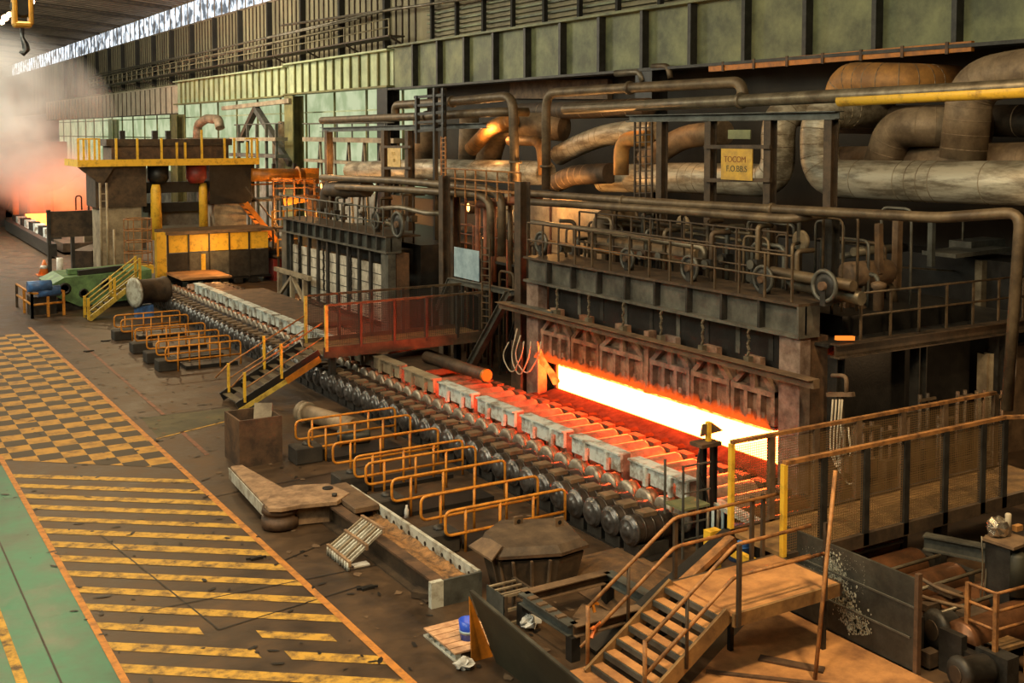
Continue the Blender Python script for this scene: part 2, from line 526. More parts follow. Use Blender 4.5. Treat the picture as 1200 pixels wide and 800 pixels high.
# scuffs, curled swarf and oil spots on the floor paint
rs = random.Random(31)
mb = MB()
for q in range(420):
    x, y = rs.uniform(3.5, 11.0), rs.uniform(12.5, 50)
    r = rs.uniform(.015, .07)
    n_ = 6
    ang = rs.uniform(0, 3.1)
    el = rs.uniform(1, 3.2)
    ps = []
    for j in range(n_):
        a = 2 * math.pi * j / n_
        u_, v_ = r * el * math.cos(a) * rs.uniform(.6, 1), r * math.sin(a) * rs.uniform(.6, 1)
        ps.append((x + u_ * math.cos(ang) - v_ * math.sin(ang), y + u_ * math.sin(ang) + v_ * math.cos(ang), .0145))
    mb.add(ps, [tuple(range(n_))])
mb.build('oil_spots', 'black_steel', fl)['kind'] = 'stuff'
mb = MB()
for q in range(260):
    x, y = rs.uniform(8.3, 14), rs.uniform(12.5, 50)
    r = rs.uniform(.02, .09)
    ps = [(x + r * rs.uniform(.5, 1.5) * math.cos(a), y + r * rs.uniform(.5, 2.2) * math.sin(a), .013) for a in (0, 1.1, 2.2, 3.3, 4.4, 5.4)]
    mb.add(ps, [tuple(range(6))])
mb.build('rust_spots', 'chute_brown', fl)['kind'] = 'stuff'

# raised deck of rust-dusted plates at the near end of the table
dk = struct(MB().prism([(10.6, 9.0, 0), (15.22, 9.0, 0), (15.22, 15.6, 0), (10.6, 13.2, 0)], (0, 0, 0.05)).build('trim_deck', 'dusty_orange'))
# slab-joint ridge on the deck
MB().bar((12.3, 14.0, .06), (14.3, 12.0, .06), 0.10, 0.04).bar((13.4, 13.9, .06), (14.0, 13.0, .06), 0.2, 0.05).build('ridge', 'rusty_steel', dk)

# ------------------------------------------------------------------ long side wall, columns, clerestory, roof
WX = 34.0
wl = struct(MB().box(WX, WX + .3, 66, 330, 12.2, 20.3).box(WX, WX + .3, -6, 66, 14.0, 20.3).build('wall_right', 'wall_olive'))
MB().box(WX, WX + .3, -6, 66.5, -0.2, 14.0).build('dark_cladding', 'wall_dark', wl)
MB().box(WX, WX + .3, 66.5, 330, -0.2, 4.6).build('plinth', 'stone_wall', wl)
# daylit fibreglass sheets under the crane girder, and the frames between them
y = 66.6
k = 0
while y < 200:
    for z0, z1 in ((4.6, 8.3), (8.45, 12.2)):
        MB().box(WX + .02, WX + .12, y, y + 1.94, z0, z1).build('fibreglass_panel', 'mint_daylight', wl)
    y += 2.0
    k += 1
for z in (8.37, 4.6, 10.6):
    MB().box(WX - .05, WX + .05, 66.5, 200, z - .05, z + .05).build('wall_rail', 'girder_pale', wl)
for y in list(range(70, 200, 6)):
    MB().box(WX - .12, WX + .02, y - .07, y + .07, 0, 12.2).build('wall_mullion', 'column_olive', wl)
# cladding ribs on the upper wall
y = 68.0
while y < 200:
    wd = 0.10 if int(y) % 8 else 0.34
    MB().box(WX - (.1 if wd < .2 else .45), WX + .02, y, y + wd, 14.4, 20.3).build('cladding_rib' if wd < .2 else 'upper_column', 'brown_steel' if wd < .2 else 'wall_dark', wl)
    y += 1.0
# louvred strip over the near girder
for k in range(9):
    MB().box(WX - .25, WX + .02, 22, 66, 14.55 + k * .28, 14.66 + k * .28).build('louvre_slat', 'girder_olive' if k % 2 else 'wall_olive', wl)
y = 22.0
while y < 67:
    MB().box(WX - .5, WX - .26, y, y + .2, 14.3, 19.5).build('louvre_post', 'wall_dark', wl)
    y += 3.3

wn = struct(MB().box(WX - .05, WX + .1, 60, 330, 20.3, 20.5).box(WX - .05, WX + .1, 60, 330, 22.75, 22.95).build('window_1', 'ceiling_brown'))
y = 60.0
while y < 250:
    MB().box(WX + .02, WX + .06, y + .06, y + 2.34, 20.5, 22.75).build('pane', 'clerestory_sky', wn)
    MB().box(WX - .05, WX + .1, y - .1, y + .1, 20.4, 22.8).build('mullion', 'ceiling_brown', wn)
    y += 2.4

ce = struct(MB().prism([(WX + .4, -6, 22.95), (WX + .4, -6, 23.2), (-14, -6, 27.2), (-14, -6, 26.95)], (0, 336, 0)).build('ceiling', 'ceiling_brown'))
y = 84.0
while y < 260:       # corrugation ridges of the roof sheets, thicker purlins between
    th = .10 if int(y / 1.6) % 8 else .3
    MB().bar((WX, y, 22.95 - th / 2), (-14, y, 26.95 - th / 2), .5 if th < .3 else .3, th).build('roof_sheet_rib' if th < .3 else 'purlin', 'ceiling_brown' if th < .3 else 'brown_steel', ce)
    y += 1.6
wf = struct(MB().box(-14, WX, 300, 300.4, 0, 27).build('wall_far', 'wall_olive'))
# far end of the hall: lower wall behind the other stands
struct(MB().box(-14, -13.6, 2, 300, 0, 27).build('wall_left', 'wall_dark'))
struct(MB().box(-14, 60, -6.4, -6, 0, 27).build('wall_near', 'wall_dark'))

# ------------------------------------------------------------------ crane girders
GX = 32.0


def girder(label, y0, y1, zb, zt, m, mr, pitch, ribw=.16, d=.5):
    t = thing('crane_girder', label, 'girder', (GX, y0, zb))
    MB().box(GX, GX + .05, y0, y1, zb, zt).build('web', m, t)
    MB().box(GX - d, GX + d, y0, y1, zb - .12, zb).build('bottom_flange', mr, t)
    MB().box(GX - d, GX + d, y0, y1, zt, zt + .12).build('top_flange', m, t)
    y = y1 - pitch
    while y > y0 + .2:
        MB().box(GX - (d * .75 if pitch > 3 else .16 if d > .2 else .07), GX - .003, y - ribw / 2, y + ribw / 2, zb + .004, zt - .004).build('rib', mr, t)
        y -= pitch
    return t


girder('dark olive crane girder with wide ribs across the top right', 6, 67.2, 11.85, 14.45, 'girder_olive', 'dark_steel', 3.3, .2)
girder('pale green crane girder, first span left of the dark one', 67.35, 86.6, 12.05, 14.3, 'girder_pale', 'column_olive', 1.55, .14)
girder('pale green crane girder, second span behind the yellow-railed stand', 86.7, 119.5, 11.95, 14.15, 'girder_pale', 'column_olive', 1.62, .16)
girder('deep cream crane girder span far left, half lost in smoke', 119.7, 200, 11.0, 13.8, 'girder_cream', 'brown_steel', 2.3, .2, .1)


def column(label, y, m, x=GX, wy=1.1, wx=.9, zt=12.0):
    t = thing('crane_column', label, 'column', (x, y, 0))
    MB().box(x - wx / 2, x - wx / 2 + .08, y - wy / 2, y + wy / 2, 0, zt - .13).build('flange', m, t)
    MB().box(x + wx / 2 - .08, x + wx / 2, y - wy / 2, y + wy / 2, 0, zt - .13).build('flange', m, t)
    MB().box(x - wx / 2 + .08, x + wx / 2 - .08, y - .05, y + .05, 0, zt - .13).build('web', m, t)
    return t


column('olive green crane column right of the A-shaped brace', 85.6, 'column_olive', wy=1.9)
column('olive green crane column behind the stand platform', 119.6, 'column_olive', wy=2.0, zt=11.0)
column('dark crane column where the dark and pale girders meet', 68.2, 'black_steel', wy=1.6)
column('dark crane column above the long yellow striped pipe', 40.5, 'black_steel', wy=1.2)
column('dark crane column at the right edge behind the big elbow', 17.5, 'black_steel', wy=1.2)
column('cream crane column in the smoke at the far left', 150, 'girder_pale', wy=2.2, zt=10.8)

t = thing('bracing', 'brown A-shaped wall brace left of the olive column', 'brace', (31.5, 95, 6))
a, b, c = at(300, 127, x=31.5), at(282, 165, x=31.5), at(341, 192, x=31.5)
MB().bar(a, b, .45, .45).build('strut', 'brown_steel', t)
MB().bar(a, c, .45, .5).build('strut', 'grey_steel', t)
MB().bar(at(262, 127, x=31.5), at(341, 118, x=31.5), .4, .35).build('tie', 'pillar_tan', t)

# service pipes and handrails along the upper wall
for i, (ua, va, ub, vb, r, lb) in enumerate(((105, 98, 400, 33, .12, 'thin pipe along the upper wall, lowest of four'), (105, 92, 470, 8, .10, 'thin pipe along the upper wall, second from below'),
                                             (110, 88, 420, 22, .08, 'thin pipe along the upper wall, third from below'), (330, 30, 620, -12, .10, 'thin pipe along the upper wall, topmost, over the louvres'))):
    p, q = at(ua, va, x=32.8), at(ub, vb, x=32.8)
    tag(MB().tube([p, q], r, 6).build('wall_pipe', 'pipe_grey'), lb, 'pipe')
t = thing('wall_walkway', 'narrow railed walkway with brackets on the upper wall', 'walkway', (32.6, 70, 15))
p, q = at(110, 103, x=32.6), at(465, 42, x=32.6)
MB().bar(p, q, 1.2, .1).build('deck', 'brown_steel', t)
for dz in (.55, 1.1):
    MB().tube([p + V(-.55, 0, dz), q + V(-.55, 0, dz)], .05, 5).build('handrail', 'wall_olive', t)
for k in range(40):
    c = p.lerp(q, k / 39)
    MB().box(c.x - .6, c.x - .5, c.y - .05, c.y + .05, c.z, c.z + 1.1).build('post', 'wall_olive', t)
    if k % 3 == 0:
        MB().bar(c + V(-.5, 0, -.1), c + V(1.1, 0, -.9), .12, .12).build('bracket', 'brown_steel', t)

# low gallery with trestle legs in front of the mint panels
t = thing('pipe_gallery', 'grey pipe gallery on V legs before the mint panels', 'gallery', (30, 74, 0))
p, q = at(362, 163, x=30), at(470, 165, x=30)
MB().bar(p, q, 1.0, .3).build('deck', 'pillar_tan', t)
MB().bar(p + V(0, 0, -1.5), q + V(0, 0, -1.5), .8, .2).build('lower_deck', 'pillar_tan', t)
for k in range(6):
    c = p.lerp(q, (k + .5) / 6)
    MB().bar(c + V(0, -.9, -.1), V(c.x, c.y - 1.5, 3), .14, .14).build('leg', 'pillar_tan', t)
    MB().bar(c + V(0, -.9, -.1), V(c.x, c.y + .1, 4), .14, .14).build('leg', 'grey_steel', t)
    MB().box(c.x - .5, c.x - .42, c.y - .04, c.y + .04, c.z, c.z + 1.1).build('post', 'grey_steel', t)
MB().tube([p + V(-.46, 0, 1.1), q + V(-.46, 0, 1.1)], .05, 5).build('handrail', 'grey_steel', t)
# second gallery behind the stand
t = thing('pipe_gallery', 'pale pipe gallery seen behind the A-shaped brace', 'gallery', (30, 92, 0))
p, q = at(275, 163, x=30), at(330, 163, x=30)
for dz, m in ((0, 'pillar_tan'), (-1.3, 'grey_steel'), (-2.6, 'grey_steel')):
    MB().bar(p + V(0, 0, dz), q + V(0, 0, dz), 1.0, .28).build('deck', m, t)
for k in range(5):
    c = p.lerp(q, (k + .5) / 5)
    MB().box(c.x - .1, c.x + .1, c.y - .1, c.y + .1, 0, c.z + 1.2).build('post', 'grey_steel', t)
MB().tube([p + V(0, 0, 1.2), q + V(0, 0, 1.2)], .05, 5).build('handrail', 'grey_steel', t)

# ================================================================== ROLLER TABLE
# drive motors: one beside each roller, all alike
ORDS = ('first second third fourth fifth sixth seventh eighth ninth tenth eleventh twelfth thirteenth fourteenth fifteenth sixteenth seventeenth eighteenth '
        'nineteenth twentieth twenty-first twenty-second twenty-third twenty-fourth twenty-fifth twenty-sixth').split()
PITCH = 0.683
Y0 = 18.92
ZM = 0.55
XM = 14.4


def make_motor():
    t = thing('roller_motor', '', 'motor', (XM, Y0, ZM), 'drive motors of the roller table')
    x = XM
    mb = MB().lathe((x + .10, Y0, ZM), (1, 0, 0), [(0, .30), (.02, .305), (.95, .305), (1.0, .26), (1.02, .12)], 18)
    for k in range(3):       # cooling fins
        mb.lathe((x + .25 + k * .24, Y0, ZM), (1, 0, 0), [(0, .318), (.05, .318)], 18)
    mb.build('motor_body', 'motor_black', t)
    MB().lathe((x - .07, Y0, ZM), (1, 0, 0), [(0, .04), (.0, .13), (.03, .14), (.03, .24), (.05, .27), (.10, .28), (.10, .325), (.17, .33), (.17, .30)], 18).build('end_bell', 'motor_end', t)
    MB().box(x + .3, x + .68, Y0 - .15, Y0 + .15, ZM + .27, ZM + .36).build('terminal_box', 'motor_lid', t)
    MB().box(x + .1, x + .9, Y0 - .27, Y0 + .27, .02, .27).build('base', 'dark_steel', t)
    return t


def make_shaft():
    t = thing('drive_shaft', '', 'shaft', (XM + 1.1, Y0, ZM), 'drive shafts of the roller table')
    x = XM + 1.12
    MB().lathe((x, Y0, ZM), (1, 0, 0), [(0, .09), (.03, .17), (.12, .17), (.14, .10), (.24, .10), (.34, .09)], 12).build('spindle', 'rusty_steel', t)
    MB().lathe((x + .32, Y0, ZM), (1, 0, 0), [(0, .12), (0, .27), (.05, .31), (.10, .31), (.10, .20)], 16).build('coupling_flange', 'coupling_face', t)
    MB().lathe((x + .42, Y0, ZM), (1, 0, 0), [(0, .2), (0, .28), (.22, .28), (.27, .16)], 16).build('bearing_housing', 'coupling', t)
    MB().lathe((x + .69, Y0, ZM), (1, 0, 0), [(0, .11), (.5, .11)], 10).build('spindle', 'rusty_steel', t)
    MB().box(x + .4, x + .68, Y0 - .2, Y0 + .2, .03, ZM - .12).build('pedestal', 'dark_steel', t)
    return t


def make_roller():
    t = thing('table_roller', '', 'roller', (16.85, Y0, ZM), 'rollers of the roller table')
    MB().lathe((16.62, Y0, ZM), (1, 0, 0), [(0, .10), (.14, .10), (.14, .24), (.18, .255), (1.92, .255), (1.96, .24), (1.96, .10), (2.2, .10)], 18).build('barrel', 'roller', t)
    MB().box(18.72, 18.98, Y0 - .22, Y0 + .22, .03, ZM + .2).build('bearing_block', 'rusty_steel', t)
    return t


N = 63
kinds = ((make_motor, 'black drum-shaped drive motor', XM, 'motor'), (make_shaft, 'rusty drive shaft with a coupling disc', XM + 1.1, 'shaft'), (make_roller, 'table roller behind the side guards', 16.85, 'roller'))
for fn, txt, x, word in kinds:
    first = fn()
    z = ZM
    for i in range(N):
        if i < 26:
            lb = f'{txt}, {ORDS[i]} in the row from the near stair'
        else:
            lb = f'{txt}, one of those under or beyond the rear walkway'
        if i == 0:
            first['label'] = lb
        else:
            o = dup(first, (x, Y0 + PITCH * i, z), lb)
# bigger rollers of the near table, under and in front of the mesh walkway
nr = None
for i, y in enumerate((18.2, 17.45, 16.6, 15.7, 14.55, 13.65, 12.75, 11.9)):
    t = thing('table_roller', ['rusty roller just left of the mesh walkway', 'rusty roller under the left rail of the mesh walkway', 'rusty roller under the middle of the mesh walkway', 'rusty roller at the near edge of the mesh walkway',
               'dark roller directly below the mesh walkway edge, farthest of four', 'shadowed roller below the mesh walkway, second of four', 'shiny rust-brown roller below the mesh walkway, third of four',
               'rust-brown roller nearest the railed corner platform'][i], 'roller', (16.6, y, .5), 'large rollers by the mesh walkway')
    r = .27 if i < 4 else .33
    x0, x1 = (16.7, 18.9) if i < 4 else (15.9, 18.3)
    MB().lathe((x0, y, .52), (1, 0, 0), [(0, .1), (.1, .1), (.1, r - .02), (.14, r), (x1 - x0 - .16, r), (x1 - x0 - .1, r - .02), (x1 - x0 - .1, .1), (x1 - x0, .1)], 20).build('barrel', 'roller_rusty', t)
    MB().box(x0 - .14, x0, y - .22, y + .22, 0, .72).build('bearing_block', 'dark_steel', t)
    MB().box(x1, x1 + .16, y - .22, y + .22, 0, .72).build('bearing_block', 'dark_steel', t)
    if i > 3:   # spacer bar between the rollers
        tag(MB().tube([(15.95, y + .44, .82), (18.3, y + .44, .82)], .035, 6).build('spacer_bar', 'pipe_grey'), f'thin spacer bar behind the {["farthest", "second", "third", "nearest"][i - 4]} roller below the walkway', 'bar')

# bed beams the motors and bearings stand on
for x, wd, lb in ((14.9, .9, 'long dark bed beam under the drive motors'), (16.3, .5, 'long dark bed beam under the coupling discs'), (18.85, .4, 'long bed beam under the far roller bearings')):
    tag(MB().box(x - wd / 2, x + wd / 2, 18.4, 63, 0, .018).build('bed_beam', 'black_steel'), lb, 'beam')

# side guards: pale plates standing in front of the rollers


def guard(y0, ln, label, m='guard_plate', hot=True):
    t = thing('side_guard', label, 'guard', (16.15, y0, .85), 'side guards of the roller table')
    mb = MB()
    z0, z1 = .88, 1.28
    cells = [0, .18, .30, .62, .74, 1.0]
    for j in range(5):        # plate with two low openings
        a, b = y0 + ln * cells[j], y0 + ln * cells[j + 1]
        mb.box(16.12, 16.2, a, b, z0 if j % 2 == 0 else z0 + .26, z1)
    mb.build('plate', m, t)
    MB().box(16.05, 16.42, y0, y0 + ln, z1, z1 + .045).build('top_strip', m, t)
    MB().box(16.205, 16.42, y0, y0 + .06, z0 - .3, z1 - .002).build('end_plate', 'furnace_plate', t)
    MB().box(16.205, 16.42, y0 + ln - .06, y0 + ln, z0 - .3, z1 - .002).build('end_plate', 'furnace_plate', t)
    for c in (.24, .68):
        MB().box(16.02, 16.118, y0 + ln * c - .05, y0 + ln * c + .05, z0 - .05, z1 - .003).build('rib', m, t)
    return t


gl = ['pale side guard plate nearest the stairs, partly behind the ladder stand', 'pale side guard plate, second from the stairs', 'pale side guard plate, third from the stairs',
      'pale side guard plate, fourth from the stairs', 'pale side guard plate, fifth from the stairs, end glowing red', 'dull brown side guard plate, sixth from the stairs',
      'side guard plate just before the rear walkway', 'side guard plate under the rear walkway', 'white side guard right behind the rear walkway stair', 'white side guard, second beyond the rear walkway',
      'white side guard, third beyond the rear walkway', 'white side guard, fourth beyond the rear walkway', 'small white side guard, fifth beyond the rear walkway', 'small pale guard, sixth beyond the rear walkway',
      'small pale guard, seventh beyond the rear walkway', 'farthest small guard by the rolling stand']
for i, lb in enumerate(gl):
    guard(19.05 + 2.43 * i, 2.06 if i < 8 else 2.2, lb, 'guard_plate' if i not in (5, 6, 7) else 'pillar_tan')

t = thing('table_apron', 'row of rusty apron plates filling the gaps between the hot rollers', 'apron', (17.7, 26, .4))
for k in range(24):
    y = Y0 + PITCH * (k + .5)
    MB().box(16.72, 18.66, y - .1, y + .1, .46, .50).build('apron_plate', 'roller_rusty', t)
# a cold slab lying on the far stretch of the table and one under the walkway
tag(MB().box(16.9, 19.2, 44.5, 56, .83, 1.05).build('steel_slab', 'rusty_steel', None, .02), 'rust-coloured steel slab lying on rollers beyond the rear walkway', 'slab')
tag(MB().box(16.9, 18.9, 33.6, 36.9, .83, 1.05).build('steel_slab', 'brown_steel', None, .02), 'dark steel slab on the rollers before the rear walkway', 'slab')
tag(MB().prism([at(455, 415, z=1.2), at(547, 398, z=1.2), at(575, 386, z=1.2), at(490, 396, z=1.2)], (0, 0, .05)).build('deflector_plate', 'pipe_red'), 'red-lit sloping plate under the rear walkway', 'plate')  # red reflection of hot steel put into the plate colour

# ================================================================== SLAB FURNACES
FX = 20.2


def railing(t, p, q, n, h=1.1, m='rail_rust', r=.035, mids=(.55,), post=.05, kick=False):
    p, q = Vector(p), Vector(q)
    for k in range(n):
        c = p.lerp(q, k / (n - 1))
        MB().box(c.x - post / 2, c.x + post / 2, c.y - post / 2, c.y + post / 2, c.z, c.z + h).build('post', m, t)
    for dz in (h,) + tuple(mids):
        MB().tube([p + V(0, 0, dz), q + V(0, 0, dz)], r, 6).build('handrail', m, t)
    if kick:
        MB().bar(p + V(0, 0, .08), q + V(0, 0, .08), .02, .14).build('toe_board', m, t)


def furnace(y0, y1, label, zb, zt, nrib, m_beam, near):
    t = thing('slab_furnace', label, 'furnace', (FX, (y0 + y1) / 2, 0))
    # lintel beam
    MB().box(FX, FX + .06, y0, y1, zb, zt).build('lintel_web', m_beam, t)
    MB().box(FX - .22, FX + .5, y0, y1, zb - .08, zb).build('lintel_flange', 'grey_steel', t)
    MB().box(FX - .22, FX + 1.4, y0, y1, zt, zt + .07).build('lintel_flange', 'brown_steel', t)
    for k in range(1, nrib):
        y = y0 + (y1 - y0) * k / nrib
        MB().box(FX - .2, FX - .003, y - .04, y + .04, zb + .004, zt - .004).build('rib', 'dark_steel', t)
    MB().box(FX - .22, FX + .5, y0, y0 + .06, zb + .003, zt - .003).build('end_plate', m_beam, t)
    # front pillars
    MB().box(FX - .1, FX + .25, y0 + .05, y0 + .75, 0, zb - .085).build('pillar', 'furnace_plate' if near else 'grey_steel', t)
    MB().box(FX - .1, FX + .25, y1 - .75, y1 - .05, 0, zb - .085).build('pillar', 'furnace_plate' if near else 'slate_steel', t)
    MB().box(FX + .3, FX + .9, y0 + .1, y0 + .6, 0, zb - .1).build('pillar', 'rusty_steel', t)
    # body behind
    MB().box(FX + 1.5, FX + 6.5, y0 + .2, y1 - .2, 0, zt - .4).build('casing', 'black_steel', t)
    MB().box(FX + .62, FX + 1.45, y0 + .8, y1 - .8, 3.3, zb - .02).build('roof_block', 'black_steel', t)
    MB().box(FX + .5, FX + 1.45, y0 + .8, y1 - .8, 0, .49).build('sill', 'rusty_steel', t)
    return t


f1 = furnace(19.55, 32.1, 'near slab furnace with ribbed lintel and white-hot slit under its doors', 4.10, 4.80, 9, 'grey_steel', True)
f2 = furnace(42.9, 55.8, 'far slab furnace with blue-grey lintel and pale slatted doors', 4.02, 4.60, 13, 'slate_steel', False)

# --- near furnace: fire in the slit, doors
MB().box(FX + .55, FX + 1.4, 20.45, 31.1, .50, 1.50).build('fire_slit', 'furnace_fire', f1)
MB().box(FX + .3, FX + .5, 20.4, 31.3, 1.52, 4.0).build('fire_light_blocker', 'black_steel', f1)  # hidden box added to keep fire light from leaking above the doors
MB().box(FX + .5, FX + 1.4, 31.15, 31.3, .3, 3.2).build('jamb', 'rusty_steel', f1)
MB().box(FX + .3, FX + 1.45, 20.31, 20.44, .3, 3.3).build('jamb', 'rusty_steel', f1)  # this end added and raised to block fire light towards the right
# a row of hearth skids before the slit
for k in range(15):
    y = 20.7 + k * .68
    MB().lathe((FX - 1.1, y + .15, .42), (1, 0, 0), [(0, .1), (0, .2), (.06, .24), (.34, .24), (.4, .13), (.7, .13)], 14).build('skid_bearing', 'hearth_scale', f1)
MB().prism([(FX + .5, 20.4, .50), (FX - .5, 20.4, .28), (FX - .5, 20.4, .22), (FX + .5, 20.4, .4)], (0, 10.8, 0)).build('sill_glow_catcher', 'hearth_scale', f1)  # sloping plate added to catch the fire's glow below the slit
# the long bar the doors hang under
tag(MB().bar((19.78, 18.75, 3.10), (19.78, 33.2, 3.10), .2, .2).bar((19.70, 18.75, 3.21), (19.70, 33.2, 3.21), .36, .02).build('door_beam', 'chute_brown'),
    'long rusty beam across the whole near furnace front', 'beam')


def door(name_parent, y0, y1, zb, zt, m, style):
    t = MB().box(FX + .12, FX + .22, y0, y1, zb, zt).build('furnace_door', m, name_parent)
    x = FX + .04
    wd = .13
    zm = zb + (zt - zb) * .60
    n = {'truss': 3, 'narrow': 2}[style]
    for k in range(n + 1):
        y = y0 + wd / 2 + (y1 - y0 - wd) * k / n
        MB().box(x - .12, x + .079, y - wd / 2, y + wd / 2, zb + .06, zm if 0 < k < n else zm + .1).build('upright', m, t)
    MB().box(x - .12, x + .079, y0, y1, zb, zb + .1).build('crossbar', m, t)
    MB().box(x - .13, x + .079, y0, y1, zm - .07, zm + .07).build('crossbar', m, t)
    ym = (y0 + y1) / 2
    for s in (y0 + .08, y1 - .08):
        MB().bar((x - .03, s, zm + .05), (x - .03, ym, zt + .18), .14, .15, up=(1, 0, 0)).build('diagonal', m, t)
    MB().box(x - .12, x + .079, ym - .09, ym + .09, zm, zt + .25).build('upright', m, t)
    MB().box(x - .13, x + .05, ym - .28, ym + .28, zt - .02, zt + .26).build('gusset', m, t)
    for k in range(2):     # lugs
        MB().box(x - .16, x - .13, y0 + .3 + k * .5, y0 + .42 + k * .5, zb + .25, zb + .4).build('lug', m, t)
    return t


mat('door_rust', (0.40, 0.19, 0.095), (0.15, 0.065, 0.035), 2.4, 0.55, 0.2, 0.35)
for (y0, y1, st, m) in ((20.45, 22.05, 'truss', 'door_brown'), (22.1, 23.65, 'narrow', 'door_brown'), (23.7, 25.45, 'truss', 'furnace_plate'), (25.75, 27.9, 'truss', 'door_brown'),
                        (27.95, 29.45, 'narrow', 'door_rust'), (29.5, 31.2, 'truss', 'door_brown')):
    door(f1, y0, y1, 1.56, 3.05, m, st)
MB().box(FX - .1, FX + .2, 25.5, 25.7, 1.5, 3.3).build('door_post', 'door_brown', f1)
# hangers, chains and hooks in the dark gap over the doors
for k in range(9):
    y = 20.9 + k * 1.22
    MB().box(FX + .28, FX + .4, y, y + .16, 3.2, 4.0).build('hanger', 'grey_steel' if k % 2 else 'dark_steel', f1)
for k in range(6):
    y = 21.2 + k * 1.75
    mb = MB()
    for j in range(6):
        mb.bar((19.92, y - .03 + .06 * (j % 2), 3.22 + .14 * j), (19.92, y + .03 - .06 * (j % 2), 3.33 + .14 * j), .05, .05)
    mb.box(19.84, 20.0, y - .09, y + .09, 3.18, 3.34)
    mb.build('hoist_chain', 'pipe_grey', f1)

# flame licking up the far jamb
mb = MB()
pts = [at(652, 448, x=19.9), at(646, 437, x=19.9), at(640, 428, x=19.9), at(635, 418, x=19.92), at(632, 409, x=19.94), at(630, 400, x=19.96)]
mb.tube(pts, [.13, .11, .085, .065, .05, .01], 10)
mb.tube([at(640, 430, x=19.92), at(634, 425, x=19.92), at(633, 415, x=19.95)], [.05, .06, .01], 8)
tag(mb.build('flame', 'flame_fire'), 'orange flame licking up the left end of the near furnace', 'flame', None, 'thing')

# low flames leaking out under the door edges
m = bpy.data.materials.new('leak_flame')
m.use_nodes = True
nt = m.node_tree
nt.nodes.remove(nt.nodes['Principled BSDF'])
em = nt.nodes.new('ShaderNodeEmission')
em.inputs[0].default_value = (1, .11, .012, 1)
em.inputs[1].default_value = 1.6
tr = nt.nodes.new('ShaderNodeBsdfTransparent')
mx = nt.nodes.new('ShaderNodeMixShader')
ge = nt.nodes.new('ShaderNodeNewGeometry')
no = nt.nodes.new('ShaderNodeTexNoise')
no.inputs['Scale'].default_value = 2.2
no.inputs['Detail'].default_value = 4
se = nt.nodes.new('ShaderNodeSeparateXYZ')
mr = nt.nodes.new('ShaderNodeMapRange')
mr.inputs[1].default_value = 1.95
mr.inputs[2].default_value = 1.5
mr.inputs[3].default_value = 0
mr.inputs[4].default_value = 1.15
mu = nt.nodes.new('ShaderNodeMath')
mu.operation = 'MULTIPLY'
mu.use_clamp = True
L = nt.links.new
L(ge.outputs['Position'], no.inputs['Vector'])
L(ge.outputs['Position'], se.inputs[0])
L(se.outputs['Z'], mr.inputs[0])
L(mr.outputs[0], mu.inputs[0])
L(no.outputs['Fac'], mu.inputs[1])
L(mu.outputs[0], mx.inputs[0])
L(tr.outputs[0], mx.inputs[1])
L(em.outputs[0], mx.inputs[2])
L(mx.outputs[0], nt.nodes['Material Output'].inputs[0])
M['leak_flame'] = m
mb = MB()
rf = random.Random(9)
for layer in range(3):
    y = 20.5
    while y < 30.9:
        wd_, h_ = rf.uniform(.35, .8), rf.uniform(.22, .50)
        x_ = FX - .10 - .03 * layer
        n = 7
        pts = [(x_ + rf.uniform(-.03, .03), y + wd_ * i / n, 1.56 + h_ * math.sin(math.pi * i / n) * rf.uniform(.75, 1)) for i in range(n + 1)]
        low = [(x_, q[1], 1.53) for q in pts]
        mb.add(pts + low, [(i, i + 1, n + 2 + i, n + 1 + i) for i in range(n)])
        y += wd_ * .7
tag(mb.build('door_flames', m), 'low orange flames leaking under the near furnace doors', 'flame', None, 'stuff')

# --- far furnace: pale slatted doors
for k in range(9):
    y0 = 43.95 + k * 1.22
    t = MB().box(FX + .1, FX + .18, y0, y0 + .98, .9, 3.35).build('furnace_door', 'refractory_white', f2)
    for j in range(5):
        MB().box(FX + .08, FX + .097, y0 + .02, y0 + .96, 1.0 + j * .48, 1.03 + j * .48).build('seam', 'dark_steel', t)
    MB().box(FX + .0, FX + .16, y0 + .99, y0 + 1.21, .9, 3.9).build('door_post', 'dark_steel', f2)
for k in range(3):
    y = 46.5 + k * 3.2
    mb = MB()
    for j in range(10):
        mb.bar((19.95, y - .04 + .08 * (j % 2), 1.6 + .2 * j), (19.95, y + .04 - .08 * (j % 2), 1.78 + .2 * j), .07, .07)
    mb.build('hoist_chain', 'black_steel', f2)
t = thing('door_truss', 'pale steel truss frame leaning before the far furnace doors', 'frame', (19.7, 54, .9))
for y in (51.5, 53.2, 55.0):
    MB().box(19.6, 19.8, y - .1, y + .1, 0, 2.0).build('upright', 'pillar_tan', t)
MB().box(19.6, 19.8, 50.8, 55.6, 1.95, 2.15).build('crossbar', 'pillar_tan', t)
MB().bar((19.7, 51.5, .8), (19.7, 53.2, 1.9), .15, .15).bar((19.7, 55, .8), (19.7, 53.2, 1.9), .15, .15).build('diagonal', 'pillar_tan', t)

# --- furnace-top walkways
t = thing('top_railing', 'thin rusty railing along the top of the near furnace', 'railing', (FX + .1, 26, 4.87))
railing(t, (FX - .1, 19.9, 4.875), (FX - .1, 32, 4.875), 14, 1.12, 'rail_dark', .03)
t = thing('top_railing', 'grey railing along the top of the far furnace', 'railing', (FX + .1, 49, 4.67))
railing(t, (FX - .1, 43.4, 4.675), (FX - .1, 55.8, 4.675), 15, 1.12, 'grey_steel', .035)
t = thing('top_railing', 'dark back railing on the near furnace top', 'railing', (FX + 1.3, 26, 4.87))
railing(t, (FX + 1.3, 21.5, 4.875), (FX + 1.3, 31, 4.875), 11, 1.5, 'brown_steel', .03, (.5, 1.0))


